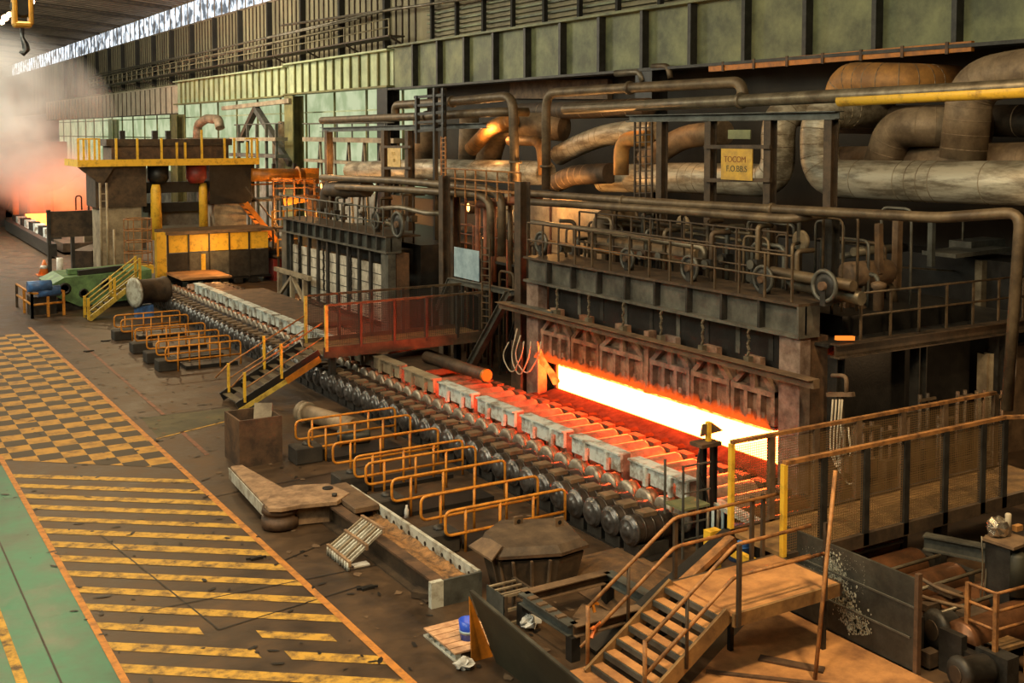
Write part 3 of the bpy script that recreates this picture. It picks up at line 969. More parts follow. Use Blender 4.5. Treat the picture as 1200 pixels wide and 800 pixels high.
def pulley(label, u, v, x, r, m='grey_steel'):
    c = at(u, v, x=x)
    t = thing('chain_pulley', label, 'pulley', c, 'chain pulleys on the furnace tops')
    mb = MB()
    n = 20
    ring = [c + V(0, r * math.cos(2 * math.pi * k / n), r * math.sin(2 * math.pi * k / n)) for k in range(n)]
    mb.tube(ring + [ring[0]], r * .16, 6, False)
    mb.build('rim', m, t)
    MB().cyl(c + V(-.12, 0, 0), c + V(.25, 0, 0), r * .3, 10).build('hub', 'rusty_steel', t)
    MB().lathe(c, (1, 0, 0), [(-.02, r * .5), (.0, r * .93), (.06, r * .93), (.1, r * .5)], 18).build('disc', 'dark_steel', t)
    MB().box(c.x - .06, c.x + .2, c.y - .08, c.y + .08, 4.68 if c.y > 40 else 4.88, c.z - r * .2).build('bracket', 'dark_steel', t)


for a in (('pulley wheel at the left end of the near furnace top', 634, 284, FX + .35, .33), ('brown pulley wheel, second along the near furnace top', 735, 303, FX + .35, .30),
          ('grey pulley wheel in the middle of the near furnace top', 808, 314, FX + .3, .33), ('bright grey pulley wheel right of the middle of the near furnace top', 894, 327, FX + .3, .33),
          ('large dark pulley wheel on the right corner of the near furnace', 966, 335, FX + .1, .36)):
    pulley(*a)
for a in (('small pulley wheel on the far furnace top', 440, 258, FX + .3, .36), ('large pulley wheel on the right end of the far furnace top', 466, 263, FX + .3, .5)):
    pulley(*a)
for (a, b, r, m, lb) in ((at(640, 282, x=20.75), at(735, 299, x=20.75), .05, 'rail_rust', 'thin shaft between the left pulleys on the near furnace'),
                         (at(905, 318, x=20.9), at(1000, 335, x=20.9), .14, 'pipe_brown', 'dusty round shaft behind the right pulley wheels'),
                         (at(930, 332, x=21.2), at(1010, 350, x=21.2), .17, 'pipe_grey', 'pale round shaft at the right end of the near furnace top'),
                         (at(447, 260, x=20.8), at(470, 266, x=20.8), .10, 'pipe_grey', 'short pale shaft between the far furnace pulleys')):
    tag(MB().tube([a, b], r, 10).build('pulley_shaft', m), lb, 'shaft')
# rusty burner ducts lying on the furnace roof
tag(MB().tube(arc([at(708, 262, x=22.3) + V(1.2, 0, 0), at(708, 250, x=22.3), at(700, 285, x=22.3)], .5), .33, 14).build('burner_elbow', 'duct_dusty'), 'tan round elbow duct rising from the near furnace roof', 'duct')
tag(MB().tube([at(700, 286, x=22.0), at(822, 300, x=22.0)], .30, 14).build('burner_duct', 'duct_dusty'), 'rust-stained round duct lying on the near furnace roof', 'duct')
for (u, v, w_, h_, x, m, lb) in ((800, 263, 26, 20, 23.2, 'pillar_tan', 'pale round gauge plate over the near furnace'), (938, 282, 22, 26, 23.2, 'pillar_tan', 'pale round cap plate hanging right of the near furnace')):
    c = at(u, v, x=x)
    tag(MB().lathe(c + V(-.04, 0, 0), (1, 0, 0), [(0, .26), (.02, .3), (.10, .3), (.14, .2)], 14).build('cap_plate', m), lb, 'plate')

# ================================================================== PIPES, DUCTS AND FRAMES OVER THE FURNACES


def pipe(label, pts, r, m='pipe_brown', rad=.45, n=12, name='pipe', flanges=()):
    path = arc(pts, rad, 9 if name == 'duct' else 5) if len(pts) > 2 else pts
    mb = MB().tube(path, r, n)
    if name == 'duct':
        t = thing(name, label, 'duct', path[0])
        mb.build('tube', m, t)
        acc = .3
        for i in range(1, len(path)):
            a_, b_ = Vector(path[i - 1]), Vector(path[i])
            L_ = (b_ - a_).length
            s_ = acc
            while s_ < L_:
                MB().lathe(a_.lerp(b_, s_ / L_), b_ - a_, [(-.02, r * .98), (-.015, r * 1.012), (.015, r * 1.012), (.02, r * .98)], n).build('seam_band', 'duct_dusty' if m != 'duct_foil' else 'pillar_tan', t)
                s_ += 1.7 if len(path) < 4 or L_ > 1.5 else .42
            acc = s_ - L_
        return t
    if not flanges:
        return tag(mb.build(name, m), label, 'pipe' if name != 'duct' else 'duct')
    t = thing(name, label, 'pipe' if name != 'duct' else 'duct', path[0])
    mb.build('tube', m, t)
    for (p, d) in flanges:
        MB().lathe(Vector(p), d, [(-.05, r), (-.05, r * 1.35), (.05, r * 1.35), (.05, r)], n).build('flange', m, t)
    return t


A = lambda u, v, x: at(u, v, x=x)
# long mains
t = pipe('long thick main, dusty left, with a yellow stripe at right', [A(662, 128, 24), A(870, 118, 24), A(1215, 101, 24)], .19, 'pipe_grey', flanges=[(A(868, 118, 24), (0, 1, 0))])
p, q = A(985, 116, 24), A(1215, 103.5, 24)
MB().tube([p + V(-.045, 0, -.05), q + V(-.045, 0, -.05)], .16, 14).build('yellow_band', 'yellow_paint', t)
pipe('brown pipe arching up from the furnace over the long main', [A(640, 222, 24.3), A(640, 109, 24.3), A(738, 103, 24.3), A(868, 96, 24.3), A(872, 118, 24.3)], .18, 'pipe_brown', .7,
     flanges=[(A(640, 195, 24.3), (0, 0, 1)), (A(738, 103, 24.3), (0, 1, 0))])
pipe('short stub pipe and valve under the dark girder', [A(722, 86, 31.6), A(750, 84, 31.6), A(754, 96, 31.6)], .16, 'pipe_grey', .2)
pipe('small hooked pipe right of the stub valve', [A(765, 78, 31.6), A(783, 77, 31.6), A(786, 92, 31.6)], .13, 'pipe_brown', .3)
pipe('brown pipe with a right-hand drop, left of the arching one', [A(463, 141, 24.5), A(463, 123, 24.5), A(530, 119, 24.5), A(601, 112, 24.5), A(604, 232, 24.5)], .20, 'pipe_brown', .7,
     flanges=[(A(604, 190, 24.5), (0, 0, 1)), (A(530, 119, 24.5), (0, 1, 0))])
pipe('straight brown main starting before the mint panels', [A(377, 141, 24.2), A(500, 136, 24.2), A(588, 131, 24.2), A(590, 131, 24.2) + V(1.2, 0, 0)], .19, 'pipe_brown', .5, flanges=[(A(500, 136, 24.2), (0, 1, 0))])
pipe('rusty pipe that runs over the near furnace and drops at the right', [A(614, 226, 21.6), A(780, 238, 21.6), A(1000, 250, 21.6), A(1100, 255, 21.6), A(1186, 249, 21.6) + V(.3, 0, 0), A(1180, 480, 21.9)], .125, 'pipe_brown', .35,
     flanges=[(A(730, 235, 21.6), (0, 1, 0)), (A(905, 245, 21.6), (0, 1, 0))])
pipe('brown pipe just below the one that drops at the right', [A(614, 236, 21.4), A(780, 246, 21.4), A(925, 257, 21.4), A(940, 256, 21.4) + V(1.0, 0, .1)], .125, 'pipe_brown', .4)
pipe('thin bent pipe low over the near furnace railing', [A(612, 258, 21.2), A(700, 271, 21.2), A(825, 290, 21.2), A(827, 304, 21.2)], .085, 'pipe_grey', .25)
pipe('thin straight pipe behind the bent one', [A(725, 257, 22.6), A(880, 274, 22.6)], .06, 'pipe_grey')
pipe('thin straight pipe, a little lower behind the bent one', [A(730, 262, 22.6), A(870, 282, 22.6)], .05, 'pipe_grey')
pipe('upper brown pipe over the far furnace ending red', [A(377, 208, 21.6), A(470, 212, 21.6), A(575, 222, 21.6), A(588, 232, 21.6), A(588, 300, 21.6)], .16, 'pipe_brown', .5)
pipe('lower brown pipe over the far furnace', [A(395, 219, 21.4), A(470, 222, 21.4), A(560, 228, 21.4), A(575, 236, 21.4), A(575, 300, 21.4)], .15, 'pipe_brown', .5)
pipe('thick black elbow rising behind the far furnace railing', [A(384, 245, 21.9), A(384, 222, 21.9), A(430, 221, 21.9)], .40, 'brown_steel', .8)
pipe('red-brown pipe between the two furnaces', [A(562, 239, 22.0), A(632, 232, 22.0)], .17, 'pipe_red')
pipe('thin bent pipe over the far furnace railing', [A(448, 244, 21), A(470, 243, 21), A(500, 250, 21), A(520, 250, 21)], .1, 'pipe_grey', .3)
for i, (u, v0, v1, lb) in enumerate(((560, 240, 345, 'first'), (569, 236, 340, 'second'), (579, 240, 330, 'third'), (598, 236, 335, 'fourth'), (606, 240, 330, 'fifth'))):
    pipe(f'upright red-brown pipe between the furnaces, {lb} from the left', [A(u, v0, 22.3), A(u, v1, 22.3)], .1, 'pipe_red' if i < 3 else 'pipe_brown')
pipe('orange bent pipe behind the brown drop pipe', [A(597, 165, 27), A(628, 165, 27), A(634, 172, 27), A(637, 205, 27)], .22, 'duct_orange', .6)
pipe('orange-lit elbow pipe left of the frame with the yellow sign', [A(728, 205, 26.5), A(728, 163, 26.5), A(760, 162, 26.5)], .30, 'duct_orange', .7)

# big insulated ducts
D = dict(name='duct', n=18)
pipe('silver foil duct lying behind the yellow-sign frame, turning up at right', [A(708, 209, 28.0), A(800, 208, 28.0), A(912, 212, 28.0), A(912, 128, 28.0), A(912, 128, 28.0) + V(3, 0, 0)], .58, 'duct_foil', .95, **D)
pipe('long dusty duct at right with silver belly, turning up at left', [A(1240, 215, 28.0), A(1100, 213, 28.0), A(960, 209, 28.0), A(960, 128, 28.0), A(960, 128, 28.0) + V(3, 0, 0)], .62, 'duct_foil', .95, **D)
pipe('wide dusty duct lying behind the long silver-bellied one', [A(985, 192, 30), A(1240, 190, 30)], .60, 'duct_dusty', **D)
pipe('orange-topped duct elbow under the girder', [A(985, 125, 30), A(992, 94, 30), A(1055, 96, 30), A(1060, 96, 30) + V(2.5, 0, 0)], .62, 'duct_orange', 1.0, **D)
pipe('dusty elbow duct curving down to the long duct', [A(1120, 150, 29.3) + V(1.5, 0, 0), A(1085, 148, 29.3), A(1048, 150, 29.3), A(1034, 195, 29.3)], .62, 'duct_dusty', 1.2, **D)
pipe('largest elbow duct dropping at the far right', [A(1260, 80, 28.6), A(1200, 84, 28.6), A(1138, 96, 28.6), A(1128, 186, 28.6)], .66, 'duct_dusty', 1.4, **D)
pipe('dark horizontal duct in the shade at the right', [A(985, 140, 31), A(1240, 142, 31)], .5, 'brown_steel', **D)
pipe('dirty silver duct slanting down behind the arching pipe', [A(770, 150, 28.5), A(710, 158, 28.5), A(682, 168, 28.5), A(655, 182, 28.5)], .46, 'duct_foil', .8, **D)
pipe('dark slanting duct behind the dirty silver one', [A(755, 190, 27.8), A(800, 160, 28.5), A(850, 155, 28.5)], .45, 'duct_dusty', .8, **D)
pipe('dull round duct lying low left of the silver foil duct', [A(650, 215, 27), A(672, 205, 27), A(715, 203, 27.2)], .42, 'brown_steel', .6, **D)
pipe('silver duct lying behind the left frame', [A(412, 200, 27.5), A(500, 198, 27.5), A(640, 203, 27.5)], .55, 'duct_foil', **D)
pipe('dusty elbow rising from the left silver duct', [A(640, 150, 28.2) + V(1, 0, 0), A(612, 146, 28.2), A(582, 150, 28.2), A(570, 195, 28.2)], .62, 'duct_dusty', 1.2, **D)
pipe('upright dusty duct by the left ladder column', [A(550, 135, 28.4), A(548, 200, 28.4)], .50, 'duct_dusty', **D)
pipe('upright dull duct behind the left frame posts', [A(497, 135, 28.4), A(497, 196, 28.4)], .62, 'duct_dusty', **D)
pipe('orange-lit slanting duct between the left frame and the drop pipe', [A(552, 175, 26.9), A(575, 150, 27.1), A(602, 140, 27.4)], .36, 'duct_orange', .5, **D)
pipe('brown horizontal duct over the left silver duct', [A(610, 131, 29), A(760, 126, 29)], .4, 'brown_steel', **D)
tag(MB().lathe(A(331, 225, 33), (0, 0, 1), [(0, .5), (.4, .8), (4.6, .8), (5.1, .65), (5.4, .3), (5.9, .3)], 18).build('tall_vessel', 'duct_dusty'), 'tall rusty round-topped vessel left of the olive column', 'vessel')
pipe('rust-brown gooseneck duct over the stand platform', [A(231, 163, 31), A(232, 146, 31), A(242, 139, 31), A(256, 140, 31), A(258, 150, 31)], .42, 'duct_dusty', .6, **D)

# orange crane beam under the dark girder
t = thing('crane_beam', 'orange beam under the dark girder at the right', 'beam', (31.62, 26, 11.2))
p, q = A(832, 79.5, 31.62), A(1140, 54, 31.62)
MB().bar(p, q, .16, .33).build('web', 'orange_pipe', t)
for k in range(7):
    c = p.lerp(q, (k + .5) / 7)
    MB().box(c.x - .13, c.x - .082, c.y - .06, c.y + .06, c.z - .2, c.z + .2).build('rib', 'rusty_steel', t)
tag(MB().bar(A(715, 62, 33.8) + V(0, 0, -1.8), A(600, 72, 33.8) + V(0, 0, -1.6), .3, 1.0).build('brown_fascia', 'chute_brown'), 'brown fascia plate in the shade below the dark girder', 'plate')


def frame(label, p, q, posts, zb, wd, m='dark_steel', top='slate_steel', mids=()):
    t = thing('pipe_trestle', label, 'frame', (p + q) / 2)
    MB().ibeam(p, q, .35, .24).build('top_beam', top, t)
    for (u, x, vb) in posts:
        c = at(u, 150, x=x)
        zt = p.z + (q.z - p.z) * 0.5
        s_ = zt - .12
        MB().ibeam((c.x, c.y, zb if vb is None else at(u, vb, x=x).z), (c.x, c.y, s_), wd, wd).build('post', m, t)
    for (ua, va, ub, vb, x) in mids:
        MB().bar(at(ua, va, x=x), at(ub, vb, x=x), .1, .12).build('rail', m, t)
    return t


frame('steel pipe frame with the yellow sign in its middle bay', A(738, 139, 24), A(984, 135, 24), ((776, 24, None), (833, 24, None), (903, 24, None), (974, 24, None)), 4.4, .28, 'brown_steel', 'slate_steel',
      ((826, 172, 903, 172, 23.8), (826, 211, 903, 211, 23.8)))
frame('steel pipe frame with the cream sign, over the far furnace', A(378, 152, 24), A(570, 147, 24), ((385, 24, None), (452, 24, None), (480, 24, None)), 4.3, .36, 'brown_steel', 'slate_steel',
      ((448, 172, 482, 172, 23.75), (448, 197, 482, 197, 23.75)))


def sign(label, u0, v0, u1, v1, x, m, rows, name='sign_board'):
    a, b = at(u0, v0, x=x), at(u1, v1, x=x)
    t = thing(name, label, 'sign', (x, (a.y + b.y) / 2, (a.z + b.z) / 2))
    MB().box(x, x + .04, min(a.y, b.y), max(a.y, b.y), min(a.z, b.z), max(a.z, b.z)).build('board', m, t, .005)
    for (txt, u, v, h, mm) in rows:
        c = bpy.data.curves.new('lettering', 'FONT')
        c.body = txt
        c.align_x = 'CENTER'
        c.align_y = 'CENTER'
        c.extrude = .004
        p = at(u, v, x=x - .006)
        c.size = h
        tmp = bpy.data.objects.new('lettering', c)
        COL.objects.link(tmp)
        me = bpy.data.meshes.new_from_object(tmp)
        bpy.data.objects.remove(tmp)
        me.materials.clear()
        me.materials.append(M[mm])
        o = bpy.data.objects.new('lettering', me)
        COL.objects.link(o)
        o.parent = t
        o.location = p - t.location
        o.rotation_euler = (R(90), 0, R(-90))
    return t


sign('square yellow sign with two lines of faded lettering', 845, 174, 881, 212, 23.7, 'sign_yellow', (('TOCOM', 861, 187, .26, 'sign_ink_red'), ('F.O.BB.S', 863, 198, .26, 'sign_ink')))
sign('small cream sign plate, lettering nearly gone, on the left frame', 454, 173, 469, 196, 23.7, 'sign_cream', (('F.O', 461, 180, .24, 'floor_yellow'), ('BB', 462, 188, .22, 'floor_yellow')))
sign('small grey name plate hanging over the yellow sign', 853, 152, 879, 163, 23.8, 'girder_olive', ())
sign('blue-grey blank board on the frame between the furnaces', 532, 289, 561, 330, 20.6, 'light_blue', ())

# columns between the furnaces and in front of them
for (u, x, zt, wd, m, lb) in ((521, 20.9, 7.3, .34, 'brown_steel', 'brown upright column left of the blue-grey board'), (533, 22.0, 6.6, .34, 'brown_steel', 'shorter column just left of the blue-grey board'),
                              (612, 20.6, 7.3, .40, 'brown_steel', 'tall brown column at the left end of the near furnace'), (974, 23.0, 7.0, .3, 'dark_steel', 'dark column behind the right end of the near furnace')):
    c = at(u, 300, x=x)
    tag(MB().ibeam((c.x, c.y, 0), (c.x, c.y, zt), wd, wd, .04).build('column', m), lb, 'column')
t = thing('platform_frame', 'frame of slanting beams carrying the board between the furnaces', 'frame', (20.5, 35, 0))
a, b, c, d = A(527, 328, 20.5), A(603, 343, 20.5), A(565, 432, 20.5), A(520, 385, 20.5)
MB().ibeam(a, b, .2, .2).build('beam', 'grey_steel', t)
MB().ibeam(b + V(-.2, 0, 0), c + V(-.6, 0, 0), .3, .26).build('slanting_beam', 'grey_steel', t)
MB().ibeam(a, A(512, 362, 20.5), .16, .16).build('slanting_beam', 'grey_steel', t)
MB().ibeam(b + V(.3, -.2, -.2), c + V(.6, -.5, 0), .24, .2).build('slanting_beam', 'dark_steel', t)
tag(MB().bar(A(595, 357, 19.9), A(650, 369, 19.9), .22, .22).build('stub_beam', 'grey_steel'), 'short grey beam sticking out left of the near furnace', 'beam')

# ladder column over the far furnace
t = thing('ladder_tower', 'dark steel ladder tower beside the left frame', 'tower', A(512, 200, 23.4))
for (u, v0, v1) in ((489, 112, 168), (510, 103, 225), (520, 103, 225)):
    c = A(u, v0, 23.4)
    MB().box(c.x - .09, c.x + .09, c.y - .09, c.y + .09, 0 if v1 > 200 else A(u, v1, 23.4).z, c.z).build('upright', 'black_steel', t)
for k in range(5):
    p, q = A(486, 114 + k * 10, 23.4), A(522, 111 + k * 10, 23.4)
    MB().bar(p, q, .1, .12).build('rung', 'dark_steel', t)
t = thing('ladder', 'thin brown ladder hanging over the pipes between the frames', 'ladder', A(520, 170, 23.0))
for (u, v0, v1) in ((517, 160, 205), (522, 160, 205)):
    MB().bar(A(u, v0, 23.0), A(u, v1, 23.0), .06, .06).build('upright', 'rail_rust', t)
for k in range(9):
    MB().bar(A(517, 162 + k * 5, 23.0), A(522, 162 + k * 5, 23.0), .04, .04).build('rung', 'rail_rust', t)
t = thing('ladder', 'thin dark ladder below the blue-grey board', 'ladder', A(569, 320, 20.3))
for u in (565, 574):
    MB().bar(A(u, 280, 20.3), A(u, 385, 20.3), .06, .06).build('upright', 'rail_dark', t)
for k in range(12):
    MB().bar(A(565, 290 + k * 8, 20.3), A(574, 291 + k * 8, 20.3), .04, .04).build('rung', 'rail_dark', t)
t = thing('ladder', 'thin caged ladder left of the yellow-sign frame', 'ladder', A(752, 180, 23.9))
for u in (744, 750, 757, 764):
    MB().bar(A(u, 143, 23.9), A(u, 232, 23.9), .06, .06).build('upright', 'brown_steel', t)
for k in range(10):
    MB().bar(A(744, 150 + k * 8.5, 23.9), A(764, 149 + k * 8.5, 23.9), .035, .035).build('rung', 'brown_steel', t)

# burner platform railings between the furnaces, lit by the fires behind
for j, (x, v0, v1, m, lb) in enumerate(((21.2, 203, 232, 'rail_rust', 'rusty railing on the upper burner deck between the furnaces'), (22.6, 262, 296, 'pipe_red', 'red-lit railing on the lower burner deck between the furnaces'),
                                        (23.8, 225, 250, 'rail_rust', 'rear railing on the upper burner deck'))):
    t = thing('burner_railing', lb, 'railing', A(570, v1, x))
    p, q = A(522, v1, x), A(610, v1 + 4, x)
    p.z = q.z = (p.z + q.z) / 2
    railing(t, p, q, 8, 1.1, m, .035, (.35, .72))
t = thing('burner_deck', 'dark grating deck between the furnaces', 'platform', (22.5, 37, 4.3))
MB().box(22.3, 26, 33, 42, 3.9, 4.0).build('deck', 'dark_steel', t)
for y in (33.3, 36, 39, 41.7):
    MB().box(22.4, 22.6, y, y + .2, 0, 3.9).build('leg', 'brown_steel', t)
# burners and fires behind the far furnace: glowing lamps/openings that light the bay orange
for (u, v, x, r, lb) in ((548, 243, 25.5, .2, 'glowing burner opening between the furnaces, upper'), (524, 243, 25.5, .16, 'glowing burner opening left of the column'), (566, 282, 25.5, .16, 'small glowing burner behind the red-lit railing'),
                         (432, 205, 29.0, .2, 'glowing orange lamp panel by the olive column'), (376, 218, 26.5, .18, 'orange lamp glow at the far furnace end'), (512, 300, 24.5, .14, 'low orange burner left of the board')):
    c = at(u, v, x=x)
    t = thing('burner', lb, 'burner', c)
    MB().lathe(c, (-1, 0, 0), [(-.5, r * 1.5), (0, r * 1.5), (0, r * 1.05), (-.1, r * 1.05)], 14).build('burner_ring', 'rusty_steel', t)
    MB().lathe(c, (-1, 0, 0), [(-.12, r), (-.05, r)], 14).build('burner_flame', 'lamp_orange', t)
tag(MB().box(26.4, 26.6, 36.5, 44, 0, 6.3).build('burner_wall', 'pillar_tan'), 'pale refractory wall lit orange behind the burner deck', 'wall', None, 'thing')
rp = random.Random(21)
for k in range(34):
    near_ = k % 2 == 0
    x = rp.uniform(21.2, 25.5)
    y = rp.uniform(33.2, 41.5)
    z = rp.uniform(2.2, 5.6)
    if k % 3 == 0:
        pts_ = [(x, y, 0), (x, y, z + 1.0), (x + rp.uniform(-.6, .6), y + .4, z + 1.0)]
    else:
        y2 = y - rp.uniform(.8, 2.4)
        pts_ = [(x, y, 0), (x, y, z), (x, y2, z), (x, y2, 0)]
    tag(MB().tube(arc(pts_, .2, 3), rp.choice((.035, .05, .07)), 6).build('small_pipe', rp.choice(('rail_dark', 'pipe_brown', 'brown_steel', 'pipe_red'))),
        'thin bent pipe in the tangle between the two furnaces', 'pipe', 'pipe tangle between the furnaces')
for k in range(26):
    y = rp.uniform(20.5, 31.5)
    x = rp.uniform(21.5, 25.5)
    z = rp.uniform(5.2, 7.0)
    y2 = max(y - rp.uniform(.8, 2.4), 20.2)
    pts_ = [(x, y, 4.35), (x, y, z), (x, y2, z), (x, y2, 4.35)]
    tag(MB().tube(arc(pts_, .2, 3), rp.choice((.03, .04, .06)), 6).build('small_pipe', rp.choice(('rail_dark', 'pipe_brown', 'brown_steel', 'grey_steel'))),
        'thin bent pipe in the tangle on the near furnace roof', 'pipe', 'pipe tangle on the near furnace')
# unseen orange point lamps added to light that bay
for (loc, pw) in (((25.3, 39.0, 6.6), 420), ((23.5, 58, 7.6), 260), ((26.6, 46, 9.0), 170), ((26.5, 34.5, 10.6), 160)):
    d = bpy.data.lights.new('bay_fill', 'POINT')
    d.energy = pw
    d.color = (1.0, .46, .13)
    d.shadow_soft_size = .25
    o = bpy.data.objects.new('bay_fill', d)
    COL.objects.link(o)
    o.location = loc

# ------------------------------------------------------------------ clutter of valves and small pipework on the furnace tops
rnd = random.Random(3)
words = ['valve cluster', 'thin riser', 'small elbow', 'junction box']
for k in range(26):
    far = k >= 16
    y = 21 + k * .72 if not far else 44 + (k - 16) * 1.15
    x = rnd.uniform(21.0, 22.6)
    z0 = 4.4 if not far else 4.2
    h = rnd.uniform(.9, 2.1)
    t = thing('valve_riser', f'dark riser with valve, {ORD[k % 16] if k % 16 < 12 else ["thirteenth", "fourteenth", "fifteenth", "sixteenth"][k % 16 - 12] + " nearest"} on the {"far" if far else "near"} furnace top', 'valve', (x, y, z0), 'small risers on the furnace tops')
    MB().tube(arc([(x, y, z0), (x, y, z0 + h), (x + .5, y + rnd.uniform(-.3, .3), z0 + h)], .12, 3), rnd.choice((.04, .05, .07)), 6).build('riser', rnd.choice(('brown_steel', 'pipe_brown', 'grey_steel')), t)
    MB().box(x - .14, x + .14, y - .12, y + .12, z0 + h * .45, z0 + h * .45 + .26).build('valve_body', rnd.choice(('rusty_steel', 'dark_steel', 'pipe_brown')), t)
    MB().lathe((x - .15, y, z0 + h * .45 + .13), (-1, 0, 0), [(0, .03), (.1, .03), (.1, .13), (.13, .13)], 10).build('handwheel', 'grey_steel', t)

# ------------------------------------------------------------------ right-hand gallery behind the near furnace end
GY = 19.0
t = thing('side_gallery', 'dark railed gallery at the right beyond the near furnace', 'gallery', (24, GY, 3.4))
p, q = at(978, 414, y=GY), at(1230, 374, y=GY)
z = (p.z + q.z) / 2
p.z = q.z = z
MB().ibeam(p, q, .3, .34).build('edge_beam', 'brown_steel', t)
MB().box(p.x, q.x, GY + .2, GY + 3.5, z + .05, z + .12).build('deck', 'dark_steel', t)
railing(t, V(p.x + 1.0, GY + .1, z + .17), V(q.x, GY + .1, z + .17), 8, 1.15, 'rail_dark', .03, (.6,))
for x in (p.x + .4, p.x + 3.4, p.x + 6.6):
    MB().ibeam((x, GY + .3, 0), (x, GY + .3, z - .18), .3, .3).build('leg', 'dark_steel', t)
c = at(1018, 318, y=20.5)
t = thing('pump_tank', 'rusty horizontal tank on saddle legs on the side gallery', 'tank', c)
a, b = at(990, 322, y=20.8), at(1042, 318, y=20.8)
MB().lathe(a, b - a, [(0, .2), (.08, .34), ((b - a).length - .1, .34), ((b - a).length, .2)], 16).build('shell', 'chute_brown', t)
MB().prism([a + V(.1, -.1, -.2), a + V(.5, -.1, -.2), a + V(.65, -.1, -.9), a + V(-.1, -.1, -.9)], (0, .2, 0)).build('saddle', 'rusty_steel', t)
MB().tube(arc([b + V(-.3, 0, -.2), b + V(.1, 0, -.4), b + V(.25, 0, -.9)], .3), .1, 8).build('outlet', 'pipe_brown', t)
for (u0, v0, u1, v1, y, wd, m, lb) in ((1030, 262, 1030, 320, 20.5, .16, 'pipe_tan' if 0 else 'chute_brown', 'tan upright pipe with insulator on the side gallery'), (1052, 258, 1050, 340, 21.5, .2, 'chute_brown', 'tan post behind the upright pipe'),
                                       (1092, 258, 1091, 312, 22.0, .16, 'slate_steel', 'grey post carrying the hanging frame'), (1150, 305, 1148, 366, 21.5, .24, 'pipe_grey', 'pale double post under the tilted tray')):
    tag(MB().bar(at(u0, v0, y=y), at(u1, v1, y=y), wd, wd).build('post', m), lb, 'post')
c = at(1029, 350, y=20.0)
tag(MB().lathe(at(1029, 370, y=20.0), (0, 0, 1), [(0, .1), (.05, .14), (.7, .14), (.75, .2), (.85, .2), (.9, .07)], 12).build('valve_stack', 'chute_brown'), 'tan valve stack below the upright pipe on the gallery', 'valve')
t = thing('cable_tray', 'tilted grey tray on a double post at the right', 'tray', at(1140, 292, y=22))
MB().bar(at(1100, 298, y=22), at(1165, 290, y=22), 1.2, .12).build('tray', 'grey_steel', t)
MB().bar(at(1125, 288, y=22.4), at(1165, 284, y=22.4), .8, .3).build('box', 'grey_steel', t)
t = thing('hanging_frame', 'thin rectangular hanger frame behind the dropping pipe', 'frame', at(1100, 290, y=22.5))
for (a, b) in (((1056, 255), (1056, 318)), ((1129, 258), (1127, 318)), ((1056, 313), (1127, 318))):
    MB().bar(at(*a, y=22.5), at(*b, y=22.5), .05, .05).build('rod', 'pipe_grey', t)
for (u0, v0, u1, v1, r, y, m, lb) in ((1000, 295, 1060, 290, .14, 24, 'pipe_grey', 'pale pipe in the dark behind the side gallery'), (985, 300, 1048, 292, .1, 26, 'grey_steel', 'second pale pipe in the dark behind the side gallery'),
                                      (985, 318, 1030, 310, .1, 22, 'chute_brown', 'flat tan bar right of the large pulley'), (960, 345, 1010, 352, .3, 21.5, 'chute_brown', 'rusty drum right of the large pulley'),
                                      (988, 385, 1012, 362, .16, 20.5, 'chute_brown', 'slanting rusty pipe below the rusty drum')):
    tag(MB().tube([at(u0, v0, y=y), at(u1, v1, y=y)], r, 10).build('gallery_pipe', m), lb, 'pipe')
tag(MB().bar(at(980, 396, y=18.95), at(1000, 396, y=18.95), .1, .1).build('hot_bar', 'ember'), 'small glowing orange bar by the near furnace corner', 'bar')

# machinery below the gallery
rnd = random.Random(11)
for k in range(9):
    u = 990 + k * 22
    y = rnd.uniform(17.3, 18.8)
    c = at(u, 470, y=y)
    h = rnd.uniform(2.1, 2.7)
    t = thing('pipe_rack', f'dark upright pipe rack under the side gallery, {"first second third fourth fifth sixth seventh eighth ninth".split()[k]} from the left', 'rack', (c.x, c.y, 0), 'pipe racks under the side gallery')
    for j in range(2):
        MB().tube([(c.x + j * .28, c.y, 0), (c.x + j * .28, c.y, h)], .05, 6).build('upright', rnd.choice(('brown_steel', 'rail_dark', 'rusty_steel')), t)
    for j in range(3):
        MB().bar((c.x - .1, c.y - .06, h * (.35 + .3 * j)), (c.x + .5, c.y - .06, h * (.35 + .3 * j)), .06, .06).build('bar', 'rail_dark', t)
    MB().box(c.x - .05, c.x + .25, c.y - .2, c.y - .06, h * .5, h * .5 + .4).build('box', rnd.choice(('chute_brown', 'dark_steel')), t)
tag(MB().box(27.5, 29.5, 19.6, 19.9, 0, 3.0).build('panel_wall', 'chute_brown'), 'brown panel under the side gallery at the far right', 'panel')
tag(MB().ibeam((26.9, 19.4, 0), (26.9, 19.4, 3.0), .3, .3).build('panel_post', 'pillar_tan'), 'pale post before the brown panel at the right', 'post')
d = bpy.data.lights.new('gallery_fill', 'POINT')  # unseen lamp added to lift the dim space under the gallery
d.energy = 70
d.color = (1, .62, .3)
d.shadow_soft_size = .15
o = bpy.data.objects.new('gallery_fill', d)
COL.objects.link(o)
o.location = (25.2, 16.9, 3.0)
# dead-end block behind everything in the furnace bay
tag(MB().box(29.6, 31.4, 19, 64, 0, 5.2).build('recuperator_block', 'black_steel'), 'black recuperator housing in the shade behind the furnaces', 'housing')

# ================================================================== ROLLING STAND AND THE LEFT REAR
SY = 69.0
t = thing('rolling_stand', 'tall rolling stand with yellow-railed top and yellow and black apron box', 'machine', (18, SY, 0))
